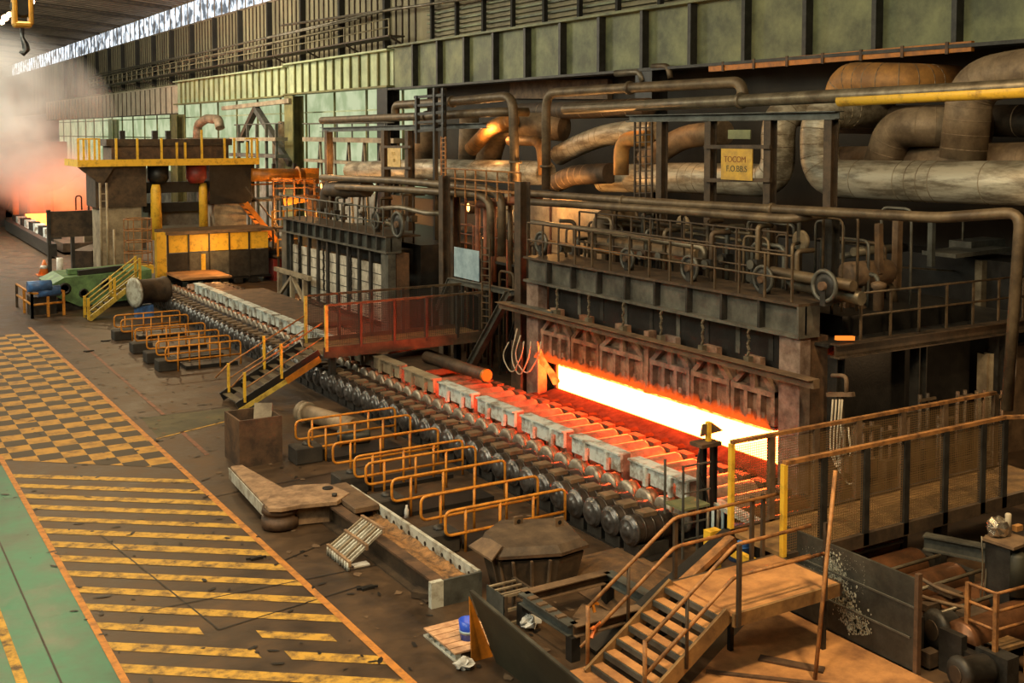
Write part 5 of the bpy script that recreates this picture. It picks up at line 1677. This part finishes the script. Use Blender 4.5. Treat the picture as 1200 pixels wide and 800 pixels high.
t = thing('steel_trough', 'long steel trough full of rust scale with a pale perforated wall', 'trough', (10.2, 21.5, 0))
ty0, ty1 = 18.75, 25.0
MB().box(10.62, 10.7, ty0, ty1, 0, .52).build('pale_wall', 'white_rail', t)
for k in range(16):
    y = ty0 + .3 + k * .38
    MB().lathe((10.615, y, .36), (-1, 0, 0), [(0, .05), (.006, .05)], 10).build('hole', 'black_steel', t)
MB().box(9.86, 9.96, ty0, ty1 - .5, 0, .42).build('dark_wall', 'brown_steel', t)
MB().box(9.70, 9.96, ty0, ty1 - .5, .42, .47).build('wall_flange', 'rusty_steel', t)
MB().box(9.62, 9.96, ty0 + .2, ty1 - .5, 0, .04).build('wall_flange', 'brown_steel', t)
MB().box(9.86, 10.7, ty0 - .06, ty0, 0, .5).build('end_plate', 'slate_steel', t)
MB().box(9.6, 9.86, ty0 - .06, ty0 + .06, 0, .5).build('end_plate', 'white_rail', t)
mb = MB()
rnd = random.Random(5)
nx, ny = 6, 60
for j in range(ny + 1):
    for i in range(nx + 1):
        mb.v.append((9.97 + .64 * i / nx, ty0 + .01 + (ty1 - ty0 - .02) * j / ny, .30 + .05 * math.sin(i * 1.1) + rnd.uniform(-.03, .03)))
for j in range(ny):
    for i in range(nx):
        a = j * (nx + 1) + i
        mb.f.append((a, a + 1, a + nx + 2, a + nx + 1))
        mb.sm.append(True)
mb.build('scale_fill', 'scale_fill', t)
tag(MB().box(10.0, 10.6, 23.2, 25.1, .44, .58).build('rusty_bar', 'chute_brown', None, .02), 'rusty bar lying across the far end of the trough', 'bar')

t = thing('slatted_rack', 'tan rack of parallel steel slats tilted against the trough', 'rack', P5(412, 640, 0))
ca, cb, cc, cd = at(384, 640, z=.16), at(424, 606, z=.66), at(450, 622, z=.66), at(410, 661, z=.16)
for k in range(3):
    f_ = k / 2
    MB().bar(ca.lerp(cb, f_), cd.lerp(cc, f_), .06, .12).build('cross_rail', 'arm_tan', t)
for k in range(9):
    p, q = ca.lerp(cd, (k + .5) / 9), cb.lerp(cc, (k + .5) / 9)
    MB().bar(p + V(0, 0, .0), q + V(0, 0, .0), .04, .05).build('slat', 'white_rail' if k % 3 else 'pillar_tan', t)
for k in range(9):
    p = ca.lerp(cd, (k + .5) / 9)
    MB().lathe(p + V(-.02, -.02, .02), (0, 0, -1), [(0, .04), (.17, .04)], 8).build('foot', 'white_rail', t)
c = at(488, 636, z=0)
tag(MB().box(c.x * 0 + at(413, 664, z=0).x, at(413, 664, z=0).x + .35, at(413, 664, z=0).y - .1, at(413, 664, z=0).y + .1, 0, .03).build('paper_scrap', 'white_plastic'), 'small pale scrap on the floor below the slatted rack', 'scrap')
tag(MB().bar(at(486, 693, z=.08), at(520, 699, z=.08), .3, .12).build('dark_bar', 'brown_steel'), 'dark bar lying on the floor beside the trough end', 'bar')

def crumple(c, r, j):
    mb = MB().sphere(c, r, 11, 7, (1.2, 1, .7))
    mb.v = [tuple(Vector(v) + V(rnd.uniform(-j, j), rnd.uniform(-j, j), rnd.uniform(-j * .6, j * .6))) for v in mb.v]
    mb.sm = [False] * len(mb.sm)
    return mb


# upturned scrap chute
t = thing('scrap_chute', 'brown upturned steel chute with two square lugs on a sloping hood', 'chute', (11.9, 18.6, 0))
hood = [(11.64, 19.55), (12.79, 19.0), (12.62, 18.1), (12.0, 18.0), (11.04, 18.4), (11.0, 19.1)]
top = [V(x, y, 1.10 if y > 18.7 else 1.0) for x, y in hood]
ctr = V(11.85, 18.7, 0)
low = [V(ctr.x + (x - ctr.x) * 1.18, ctr.y + (y - ctr.y) * 1.14, .86 if y < 18.7 else .78) for x, y in hood]
n = len(hood)
MB().add(top + low, [tuple(range(n))] + [(i, n + i, n + (i + 1) % n, (i + 1) % n) for i in range(n)]).build('hood', 'hood_brown', t)
low2 = [V(ctr.x + (x - ctr.x) * 1.18, ctr.y + (y - ctr.y) * 1.14, .80 if y < 18.7 else .72) for x, y in hood]
MB().prism(low2, (0, 0, .055)).build('rim', 'rusty_steel', t)
body = [V(ctr.x + (x - ctr.x) * 1.06, ctr.y + (y - ctr.y) * 1.06, .74) for x, y in hood]
base = [V(ctr.x + (x - ctr.x) * .86, ctr.y + (y - ctr.y) * .90, 0) for x, y in hood]
MB().add(body + base, [(i, n + i, n + (i + 1) % n, (i + 1) % n) for i in range(n)]).build('body', 'brown_steel', t)
for k in range(5):
    i, j = (3, 4) if k < 3 else (4, 5)
    f_ = (k % 3 + .5) / 3
    p, q = body[i].lerp(body[j], f_), base[i].lerp(base[j], f_)
    MB().bar(p + V(-.02, -.05, 0), q + V(-.02, -.05, 0), .05, .06).build('rib', 'chute_brown', t)
MB().prism([V(10.72, 18.35, .80), V(11.0, 18.42, 1.0), V(11.0, 19.1, 1.0), V(10.75, 19.3, .78)], (0, 0, .04)).build('side_wing', 'chute_brown', t)
for (u, v) in ((607, 616), (655, 617)):
    c = at(u, v, z=1.05)
    MB().box(c.x - .1, c.x + .1, c.y - .03, c.y + .03, 1.05, 1.25).build('lug', 'chute_brown', t)
    MB().lathe((c.x, c.y - .032, 1.15), (0, -1, 0), [(0, .045), (.004, .045)], 10).build('lug_hole', 'black_steel', t)
# heap of scale behind the chute
mb = MB()
nx, ny = 16, 16
for j in range(ny + 1):
    for i in range(nx + 1):
        x, y = 12.4 + 2.2 * i / nx, 16.4 + 3.0 * j / ny
        r2 = ((x - 13.4) / 1.0) ** 2 + ((y - 17.9) / 1.4) ** 2
        mb.v.append((x, y, .02 + .35 * max(0, 1 - r2) + (rnd.uniform(0, .05) if r2 < 1 else 0)))
for j in range(ny):
    for i in range(nx):
        a = j * (nx + 1) + i
        mb.f.append((a, a + 1, a + nx + 2, a + nx + 1))
        mb.sm.append(True)
tag(mb.build('scale_heap', 'scale_heap'), 'heap of rust-brown mill scale between the chute and the motors', 'heap', None, 'stuff')

# frame table
t = thing('steel_table', 'dark open steel frame table behind the near stair', 'frame', (11.7, 16.4, 0))
x0, x1, y0, y1, z = 10.72, 12.62, 15.6, 17.2, .62
for (a, b) in (((x0, y0), (x1, y0)), ((x1, y0), (x1, y1)), ((x1, y1), (x0, y1)), ((x0, y1), (x0, y0))):
    MB().ibeam((*a, z - .1), (*b, z - .1), .22, .2, .02).build('beam', 'slate_steel' if a[0] == b[0] else 'chute_brown', t)
for (x, y) in ((x0, y0), (x1, y0), (x1, y1), (x0, y1)):
    MB().box(x - .09, x + .09, y - .09, y + .09, 0, z - .2).build('leg', 'black_steel', t)
for k in range(4):
    y = y0 + .3 + k * .3
    MB().box(x0 - .1, x0 + .08, y, y + .12, z, z + .03).build('clip', 'chute_brown', t)
tag(MB().prism([(11.6, 16.9, .02), (12.1, 17.3, .02), (12.4, 16.6, .02), (11.9, 16.3, .02)], (0, 0, .05)).build('rust_plate', 'chute_brown'), 'flat rusty plate on the floor inside the frame table', 'plate')

# small cage crate
t = thing('cage_crate', 'small open cage crate with a pale side, beside the trough end', 'crate', (10.7, 17.7, 0))
x0, x1, y0, y1, z = 10.4, 11.0, 17.35, 18.0, .55
MB().box(x0, x0 + .02, y0, y1, 0, z).build('pale_side', 'slate_steel', t)
for (x, y) in ((x1, y0), (x1, y1), (x0 + .03, y0)):
    MB().box(x - .03, x + .03, y - .03, y + .03, 0, z).build('upright', 'brown_steel', t)
for zz in (.02, .28, z):
    MB().bar((x0, y0, zz), (x1, y0, zz), .05, .05).build('bar', 'pillar_tan', t)
    MB().bar((x1, y0, zz), (x1, y1, zz), .05, .05).build('bar', 'brown_steel', t)
for k in range(3):
    y = y0 + (y1 - y0) * (k + .5) / 3
    MB().bar((x0, y, z), (x1, y, z), .05, .03).build('bar', 'pillar_tan', t)
tag(crumple((10.75, 17.05, .12), .16, .055).build('rag', 'white_plastic'), 'pale crumpled rag behind the dark leaning plate', 'rag')

# leaning dark plate, pallet, bucket
t = thing('leaning_plate', 'large dark olive steel plate leaning at the bottom of the picture', 'plate', (9.3, 14.5, 0))
MB().prism([(9.12, 16.35, 1.27), (9.12, 12.4, 1.0), (9.55, 12.4, 0), (9.55, 16.2, 0)], (.05, 0, .02)).build('sheet', 'plate_near', t)
MB().bar((9.15, 16.35, 1.28), (9.15, 12.4, 1.01), .06, .03).build('top_edge', 'plate_wall', t)
tag(MB().prism([(9.16, 16.42, 1.15), (9.2, 16.42, 0), (9.62, 16.42, 0)], (0, .03, 0)).build('orange_lit_plate', 'orange_pipe'), 'narrow plate coloured as if lit orange at the left end of the dark leaning plate', 'plate')  # orange light on this plate is put into its colour
t = thing('pallet', 'tan pallet with slotted edge on the floor by the dark plate', 'pallet', (9.3, 17.2, 0))
px0, px1, py0, py1 = 8.95, 9.95, 16.55, 17.75
for k in range(6):
    y = py0 + (py1 - py0) * k / 6
    MB().box(px0, px1, y + .01, y + .185, .13, .16).build('top_board', 'wood_pallet', t)
    MB().box(px0 + .02, px0 + .12, y + .02, y + .06, .03, .13).build('block', 'white_rail', t)
MB().box(px0, px0 + .12, py0, py1, 0, .03).build('bottom_board', 'white_rail', t)
MB().box(px1 - .12, px1, py0, py1, 0, .03).build('bottom_board', 'white_rail', t)
t = thing('bucket', 'bright blue bucket standing on the tan pallet', 'bucket', (9.42, 16.95, .16))
MB().lathe((9.42, 16.95, .162), (0, 0, 1), [(0, .13), (.34, .165), (.34, .15), (.02, .115)], 18).build('pail', 'bucket_blue', t)
MB().lathe((9.42, 16.95, .28), (0, 0, 1), [(0, .155), (.05, .16)], 18).build('band', 'light_blue', t)
tag(crumple((8.98, 16.3, .09), .13, .05).build('rag', 'white_plastic'), 'white rag on the floor at the pallet corner', 'rag')

# ================================================================== NEAR STAIR, PLATFORM AND MESH WALKWAY
t = thing('near_stair', 'near open-tread stair with rusty handrails at the bottom right', 'stair', (11.5, 14.3, 0))
aN, bN = V(10.62, 13.6, .0), V(12.42, 13.6, 1.16)
for dy in (0, 1.42):
    MB().bar(aN + V(0, dy, 0), bN + V(0, dy, 0), .06, .26).build('stringer', 'walkway_dust', t)
for k in range(7):
    c = aN.lerp(bN, (k + .75) / 7)
    MB().box(c.x - .10, c.x + .09, c.y + .035, c.y + 1.385, c.z + .01, c.z + .045).build('tread', 'dusty_orange', t)
    MB().box(c.x - .15, c.x - .12, c.y + .035, c.y + 1.385, c.z - .05, c.z + .045).build('nosing', 'slate_steel', t)
MB().box(10.0, 10.75, 13.5, 15.2, 0, .06).build('foot_plate', 'dusty_orange', t)
for (y, m, hs) in ((15.08, 'rail_rust', (1.12, .60)), (13.55, 'rail_rust', (1.12, .60))):
    for h in hs:
        MB().tube(arc([(10.66, y, .0 + h), (12.5, y, 1.19 + h), (14.95 if h > 1 and y > 15 else 14.2, y, 1.2 + h)], .12, 3), .032, 8).build('handrail', m, t)
    MB().tube([(10.66, y, 0), (10.66, y, 1.15)], .035, 8).build('post', m, t)
for y in (15.08, 13.55):
    MB().tube([(11.5, y, .5), (11.5, y, 1.66)], .03, 8).build('post', 'brown_steel', t)

t = thing('landing', 'orange-dusted landing platform at the head of the near stair', 'platform', (13.6, 14.3, 1.2))
MB().box(12.42, 14.85, 13.52, 15.03, 1.14, 1.2).build('deck', 'dusty_orange', t)
MB().box(12.42, 14.85, 13.46, 13.52, .98, 1.2).build('edge_beam', 'walkway_dust', t)
MB().box(12.42, 14.85, 15.03, 15.09, .98, 1.2).build('edge_beam', 'brown_steel', t)
MB().box(14.85, 14.91, 13.46, 14.85, .98, 1.2).build('edge_beam', 'brown_steel', t)
for (x, y) in ((12.48, 13.43), (14.45, 13.43), (12.55, 15.12), (14.35, 15.12), (14.62, 15.12)):
    MB().box(x - .035, x + .035, y - .03, y + .03, 1.0, 2.36).build('post', 'brown_steel', t)
MB().tube([(12.48, 13.43, 1.85), (14.45, 13.43, 1.83)], .03, 8).build('handrail', 'rail_rust', t)
for (x, y) in ((13.2, 14.4), (14.6, 13.6), (12.6, 14.9)):
    MB().box(x - .04, x + .04, y - .04, y + .04, .05, 1.14).build('leg', 'black_steel', t)
p = at(955, 796, z=.05)
tag(MB().tube([p, at(979, 551, y=13.36)], .035, 8).build('leaning_rod', 'rail_rust'), 'tall thin rusty rod leaning upright against the landing edge', 'rod')
tag(MB().bar(at(697, 768, y=15.6), at(857, 630, y=15.6), .3, .34).build('dark_stringer', 'black_steel'), 'black sloping beam behind the near stair', 'beam')
tag(MB().bar(at(800, 683, y=15.25), at(858, 630, y=15.25), .2, .10).build('orange_stringer', 'rail_rust'), 'orange-brown sloping beam at the back of the landing', 'beam')
# rags tied on the stair's lower rail end
for k, (u, v) in enumerate(((694, 706), (697, 735))):
    c = at(u, v, y=15.08)
    mb = MB()
    for j in range(4):
        mb.bar(c, c + V(rnd.uniform(-.14, .14), rnd.uniform(-.08, .08), rnd.uniform(-.16, .1)), .05, .03)
    tag(mb.build('tied_rag', 'cone_orange' if k else 'orange_pipe'), ('upper' if k == 0 else 'lower') + ' orange rag tied to the foot of the stair rail', 'rag')
tag(MB().tube([at(680, 758, y=15.15), at(700, 738, y=15.15)], .025, 6).build('loose_bar', 'rail_rust'), 'thin rusty bar poking out at the stair rail foot', 'bar')

t = thing('mesh_walkway', 'near walkway with wire mesh screens crossing the table at right', 'walkway', (18, 15.6, 1.2))
MB().box(15.0, 23.6, 14.95, 16.4, 1.12, 1.2).build('deck', 'walkway_dust', t)
MB().box(15.0, 23.6, 14.85, 14.95, .98, 1.24).build('edge_beam', 'brown_steel', t)
MB().box(15.0, 23.6, 16.4, 16.5, .98, 1.24).build('edge_beam', 'brown_steel', t)
for y, xs in ((14.9, (14.92, 15.93, 17.09, 18.24, 19.43, 20.63, 21.35)), (16.45, (15.05, 16.11, 17.35, 18.6, 20.0, 21.4, 23.2))):
    for k, x in enumerate(xs):
        w_ = .045 if k == 0 else .075
        MB().box(x - w_, x + w_, y - .05, y + .05, 1.0 if k else 1.2, 2.92).build('post', 'yellow_paint' if k == 0 else ('chute_brown' if y > 16 else 'dark_steel'), t)
        if k < len(xs) - 1:
            MB().box(x + w_, xs[k + 1] - .075, y - .003, y + .003, 1.26, 2.86).build('mesh_screen', 'wire_mesh', t)
    MB().bar((xs[0], y, 2.95), (xs[-1], y, 2.95), .10, .07).build('top_rail', 'rail_rust', t)
MB().bar((21.35, 14.9, 2.95), (24.5, 13.4, 2.95), .10, .07).build('top_rail', 'rail_rust', t)
for x in (16.2, 19.6, 22.8):
    MB().box(x - .1, x + .1, 15.0, 15.2, 0, 1.1).build('leg', 'dark_steel', t)
tag(MB().ibeam((18.6, 14.7, .85), (20.0, 11.6, .85), .25, .3).build('table_beam', 'grey_steel'), 'blue-grey beam beside the rollers below the mesh walkway', 'beam')

# steel plate wall with white splashes
t = thing('plate_wall', 'upright dark steel plate wall with white splashes below the walkway', 'plate', (15.3, 13.7, 0))
MB().box(15.27, 15.32, 12.22, 15.2, .05, 1.62).build('sheet', 'plate_wall', t)
MB().box(15.245, 15.27, 12.22, 15.2, 1.12, 1.15).build('seam', 'grey_steel', t)
MB().box(15.245, 15.27, 12.3, 14.2, .58, .61).build('seam', 'grey_steel', t)
MB().box(15.24, 15.34, 12.14, 12.22, 0, 1.72).build('end_post', 'rusty_steel', t)
mb = MB()
for k in range(1300):
    s = rnd.random()
    c = at(972 + 36 * s + rnd.gauss(0, 4 + 7 * s * (1.3 - s)), 645 + 98 * s ** .8, x=15.266) if k % 5 else at(940 + 75 * rnd.random(), 640 + 60 * rnd.random(), x=15.266)
    y, z = c.y, c.z
    r = rnd.uniform(.006, .026) if k % 5 else .006
    if .1 < z < 1.58 and 12.3 < y < 15.1:
        vs = [(15.267, y + r * rnd.uniform(.5, 1.2) * math.cos(a), z + r * rnd.uniform(.6, 1.8) * math.sin(a)) for a in (0, 1.2, 2.4, 3.7, 5)]
        mb.add(vs, [(0, 1, 2, 3, 4)])
sp_ = mb.build('splash_marks', 'splash', t)
sp_['kind'] = 'stuff'

# ladder stand with gauge head beside the guard
t = thing('sensor_stand', 'dark twin-post gauge stand with a small ladder before the hot rollers', 'stand', at(829, 640, z=0))
c = at(829, 640, z=0)
for dx in (-.15, .15):
    MB().ibeam((c.x + dx, c.y, 0), (c.x + dx, c.y, 2.25), .12, .12, .02).build('post', 'black_steel', t)
MB().box(c.x - .36, c.x + .2, c.y - .2, c.y + .2, 2.25, 2.33).build('head_plate', 'rusty_steel', t)
MB().box(c.x - .05, c.x + .04, c.y - .05, c.y + .05, 2.33, 2.75).build('head_post', 'yellow_paint', t)
MB().prism([(c.x - .2, c.y, 2.45), (c.x + .42, c.y, 2.5), (c.x + .1, c.y, 2.72), (c.x - .15, c.y, 2.7)], (0, .05, 0)).build('head_shield', 'chute_brown', t)
MB().tube(arc([(c.x - .3, c.y - .1, 2.3), (c.x - .42, c.y - .1, 1.9), (c.x - .1, c.y - .1, 1.2), (c.x, c.y - .1, .3)], .2, 4), .02, 6).build('cable', 'black_steel', t)
MB().box(c.x - .95, c.x - .2, c.y - .3, c.y + .3, 1.02, 1.07).build('step_plate', 'girder_olive', t)
for (x, y) in ((c.x - .95, c.y - .3), (c.x - .55, c.y - .3), (c.x - .95, c.y + .3)):
    MB().box(x - .02, x + .02, y - .02, y + .02, 0, 2.0).build('ladder_post', 'grey_steel', t)
for z in (.4, .75, 1.4, 1.98):
    MB().bar((c.x - .95, c.y - .3, z), (c.x - .2, c.y - .3, z), .03, .03).build('ladder_rung', 'grey_steel', t)
for k in range(4):
    x = c.x - .28 + .14 * k
    MB().tube([(x, c.y - .32, 0), (x, c.y - .32, .95)], .035, 8).build('hose_pipe', 'light_blue' if k % 2 else 'pipe_grey', t)
p, q = at(838, 588, z=.9), at(912, 625, z=.9)
tag(MB().bar(p, q, .3, .10).build('pale_cover', 'white_rail'), 'pale flat cover bar by the rollers under the mesh walkway', 'cover')
t = thing('drum', 'blue drum half hidden behind the near stair', 'drum', at(868, 645, z=.3))
c = at(868, 655, z=.0)
MB().lathe(c, (0, 0, 1), [(0, .26), (.7, .26), (.7, .2)], 16).build('shell', 'blue_paint', t)
MB().lathe(c, (0, 0, 1), [(.3, .27), (.34, .27)], 16).build('hoop', 'blue_paint', t)
tag(MB().bar(at(845, 640, z=.9), at(890, 662, z=.9), .12, .14).build('yellow_bar', 'yellow_paint'), 'yellow bar edging the dark pit behind the landing', 'bar')
tag(MB().box(at(835, 626, z=.9).x - .15, at(835, 626, z=.9).x + .15, at(835, 626, z=.9).y - .1, at(835, 626, z=.9).y + .1, .0, 1.0).build('yellow_post', 'yellow_paint'), 'short yellow block post behind the near stair rail', 'post')

# hoses and valve stands by the right pillar
t = thing('hose_rack', 'rack of white looped hoses beside the right furnace pillar', 'hoses', at(985, 520, x=20.0))
for k, (u0, u1, vb) in enumerate(((972, 990, 548), (976, 998, 556), (983, 1008, 568), (980, 992, 552))):
    pts = [at(u0 + 4, 468, x=20.0), at(u0 + 2, 500, x=20.0), at(u0, vb - 25, x=20.0), at((u0 + u1) / 2, vb + 6, x=19.95), at(u1, vb - 18, x=19.9), at(u1 - 4, 500, x=19.9)]
    MB().tube(arc(pts, .5, 5), .024, 7).build('hose', 'hose_white', t)
a, b = at(970, 462, x=20.05), at(1000, 462, x=20.05)
MB().bar(a, b, .12, .1).build('header', 'chute_brown', t)
MB().tube(arc([at(975, 440, x=20.05), at(992, 440, x=20.05), at(992, 462, x=20.05)], .15), .05, 8).build('feed_pipe', 'chute_brown', t)
MB().bar(at(986, 462, x=20.1), (at(986, 462, x=20.1).x, at(986, 462, x=20.1).y, 0), .1, .1).build('post', 'brown_steel', t)
t = thing('hose_rack', 'pale hoses hanging in loops left of the near furnace pillar', 'hoses', at(610, 420, x=19.8))
for k, (u0, u1, vb) in enumerate(((598, 620, 440), (602, 632, 438), (588, 612, 437))):
    pts = [at(u0 + 8, 385 + 8 * k, x=19.8), at(u0, vb - 20, x=19.8), at((u0 + u1) / 2, vb + 4, x=19.75), at(u1, vb - 22, x=19.7), at(u1 + 2, 400, x=19.7)]
    MB().tube(arc(pts, .5, 5), .024, 7).build('hose', 'hose_white', t)
c = at(606, 400, x=19.9)
MB().box(c.x - .05, c.x + .05, c.y - .3, c.y + .3, 0, c.z).build('manifold', 'brown_steel', t)
t = thing('hot_cylinder', 'dark steel bar with a glowing red end left of the furnace', 'bar', at(545, 428, z=1.4))
a, b = at(500, 418, z=1.25), at(571, 440, z=1.25)
MB().lathe(a, b - a, [(0, .2), ((b - a).length - .12, .2)], 12).build('shank', 'brown_steel', t)
MB().lathe(a + (b - a).normalized() * ((b - a).length - .12), b - a, [(0, .21), (.12, .2)], 12).build('hot_end', 'orange_pipe', t)

# ================================================================== MACHINE AND CORNER PLATFORM AT THE LOWER RIGHT
t = thing('corner_platform', 'small railed platform with a yellow sign plate at lower right', 'platform', at(1166, 760, z=.5))
z = .55
pl = [at(1133, 749, z=z), at(1166, 763, z=z), at(1204, 752, z=z), at(1166, 739, z=z)]
MB().prism(pl, (0, 0, -.06)).build('deck', 'walkway_dust', t)
for i in (0, 1, 2):
    c = pl[i]
    MB().box(c.x - .035, c.x + .035, c.y - .035, c.y + .035, 0, z + .98).build('post', 'rail_rust', t)
for h in (.35, .66, .96):
    MB().tube([pl[0] + V(0, 0, h), pl[1] + V(0, 0, h), pl[2] + V(0, 0, h)], .028, 6).build('handrail', 'rail_rust', t)
d_ = (pl[1] - pl[0]).normalized()
nn = V(d_.y, -d_.x, 0)
if nn.dot(V(1, 1, 0)) > 0:
    nn = -nn
p0 = pl[0] + nn * .02 + d_ * .02 + V(0, 0, -.10)
MB().prism([p0, p0 + d_ * .32, p0 + d_ * .32 + V(0, 0, -.4), p0 + V(0, 0, -.4)], nn * .015).build('sign_plate', 'sign_yellow', t)
for k in range(4):
    q0 = p0 + nn * .017 + d_ * (.05 + .055 * k) + V(0, 0, -.2 + .02 * (k % 2))
    MB().prism([q0, q0 + d_ * .04, q0 + d_ * .05 + V(0, 0, -.07), q0 + V(0, 0, -.05)], nn * .002).build('sign_mark', 'sign_ink', t)
MB().box(pl[1].x - .3, pl[1].x + .5, pl[1].y + .05, pl[1].y + .6, 0, z - .07).build('pedestal', 'black_steel', t)

t = thing('control_cabinet', 'dark cabinet stand with a rusty tray top at the right edge', 'cabinet', at(1180, 690, z=.5))
z = 1.75
tp = [at(1151, 633, z=z), at(1188, 645, z=z), at(1212, 636, z=z), at(1168, 621, z=z)]
MB().prism(tp, (0, 0, .05)).build('tray', 'chute_brown', t)
c = (tp[0] + tp[1] + tp[2] + tp[3]) / 4
MB().box(c.x - .25, c.x + .45, c.y - .25, c.y + .25, 0, z - .01).build('cabinet_body', 'dark_steel', t)
MB().lathe((c.x - .1, c.y - .3, .9), (0, 0, 1), [(0, .16), (.7, .16), (.75, .1)], 12).build('side_drum', 'plate_near', t)
for k in range(2):
    MB().tube(arc([tp[0] + V(.05 + .12 * k, .05, .05), tp[0] + V(.02 + .1 * k, -.02, -.5), tp[0] + V(-.1 + .1 * k, -.05, -1.2)], .3, 4), .014, 6).build('cable', 'pipe_grey', t)
mb = MB()
cf = at(1170, 618, z=z + .2)
mb.sphere(cf, .2, 11, 7, (1.1, .9, .95))
mb.v = [tuple(Vector(v) + V(rnd.uniform(-.035, .035), rnd.uniform(-.035, .035), rnd.uniform(-.035, .035))) for v in mb.v]
mb.sm = [False] * len(mb.sm)
tag(mb.build('foil_bundle', 'foil'), 'crumpled silver foil bundle on the rusty tray', 'bundle')
tag(MB().lathe(at(1181, 627, z=z + .06), (0, 0, 1), [(0, .055), (.38, .055), (.40, .04)], 12).build('white_tube', 'hose_white'), 'short white tube standing beside the silver foil bundle', 'tube')
tag(MB().box(at(1195, 616, z=z + .2).x - .08, at(1195, 616, z=z + .2).x + .1, at(1195, 616, z=z + .2).y, at(1195, 616, z=z + .2).y + .1, z + .1, z + .2).build('orange_lamp', 'duct_orange'), 'small orange block right of the foil bundle', 'block')

t = thing('drive_gear', 'dark gear drive with round housings behind the plate wall', 'machine', (16.2, 12.4, 0))
for (u, v, z, r, ln) in ((1092, 738, .55, .34, .5), (1120, 790, .3, .28, .7)):
    c = at(u, v, z=z)
    MB().lathe(c, (.9, -.2, 0), [(0, r * .4), (0, r * .8), (.06, r), (.14, r), (.14, r * .86), (ln - .1, r * .86), (ln, r * .6)], 18).build('housing', 'dark_steel', t)
    MB().lathe(c + V(-.02, 0, 0), (.9, -.2, 0), [(0, r * .5), (.02, r * .5)], 16).build('hub', 'brown_steel', t)
for (u, v, z, a, b, h) in ((1090, 705, .9, .35, .2, .12), (1115, 720, .75, .4, .25, .1), (1090, 762, .3, .25, .2, .25), (1108, 690, .95, .3, .5, .06), (1140, 715, .85, .5, .3, .08), (1150, 730, .7, .4, .3, .08)):
    c = at(u, v, z=z)
    MB().box(c.x - a / 2, c.x + a / 2, c.y - b / 2, c.y + b / 2, z - h, z).build('block', 'brown_steel', t)
MB().box(16.0, 16.3, 11.0, 13.6, 0, .55).build('bed', 'dark_steel', t)
for k in range(2):
    MB().tube(arc([at(1075, 675 + 22 * k, z=1.2 - .2 * k), at(1100, 690 + 15 * k, z=1.1 - .2 * k), at(1145, 705 + 10 * k, z=.9 - .1 * k)], .5), .035, 7).build('oil_pipe', 'chute_brown', t)

# ================================================================== CRANE HOOK AND LAMPS UNDER THE ROOF
HY = 58
t = thing('crane_hook', 'yellow crane hook block hanging at the top left', 'hook', at(26, 10, y=HY))
for (u0, u1, v0, v1) in ((13, 20, -12, 30), (32, 39, -12, 30)):
    p, q = at(u0, v0, y=HY), at(u1, v1, y=HY)
    MB().box(p.x, q.x, HY - .3, HY + .3, q.z, p.z).build('cheek', 'hook_yellow', t, .06)
p, q = at(15, 25, y=HY), at(37, 33, y=HY)
MB().box(p.x, q.x, HY - .32, HY + .32, q.z, p.z).build('bottom_block', 'hook_yellow', t, .08)
c = at(26, 8, y=HY)
MB().lathe(c + V(0, -.2, 0), (0, 1, 0), [(0, .4), (.05, .52), (.2, .45), (.35, .52), (.4, .4)], 20).build('sheave', 'black_steel', t)
a = at(26, 33, y=HY)
MB().tube([a, a + V(0, 0, -.45), a + V(.12, 0, -.75), a + V(.16, 0, -1.0), a + V(.02, 0, -1.2), a + V(-.15, 0, -1.1)], [.10, .10, .17, .18, .13, .05], 10).build('hook', 'motor_end', t)
for dx in (-.25, .25):
    MB().tube([c + V(dx, 0, .3), c + V(dx, 0, 9.3)], .03, 6).build('rope', 'black_steel', t)
for k, (u, v, r) in enumerate(((2, 26, .10), (6, 21, .13), (11, 17, .10), (37, 2, .12))):
    c = at(u, v, y=75)
    tag(MB().sphere(c, r * 1.6, 8, 6).build('string_lamp', 'lamp_glow'), ['leftmost glowing lamp beside the crane hook', 'brightest glowing lamp left of the crane hook', 'glowing lamp touching the left cheek of the hook block', 'glowing lamp right of the hook block'][k], 'lamp', 'lamps behind the crane hook')

# loose debris on the floor
for k, (u, v) in enumerate(((345, 604), (420, 580), (505, 470), (124, 400), (104, 412), (300, 655), (520, 660), (430, 690))):
    c = at(u, v, z=0)
    mb = MB().box(c.x - .12, c.x + .14, c.y - .06, c.y + .07, 0, .05)
    mb.bar(c + V(-.2, .05, .03), c + V(.2, -.08, .05), .04, .04)
    tag(mb.build('scrap_piece', 'black_steel'), f'dark scrap piece on the floor, {"by the pivot of the swing arm|beside the trough head|behind the handrails|left of the farther barriers|nearest the chequered paint|on the hazard stripes|beside the trough end|between stripes and trough".split("|")[k]}', 'scrap')
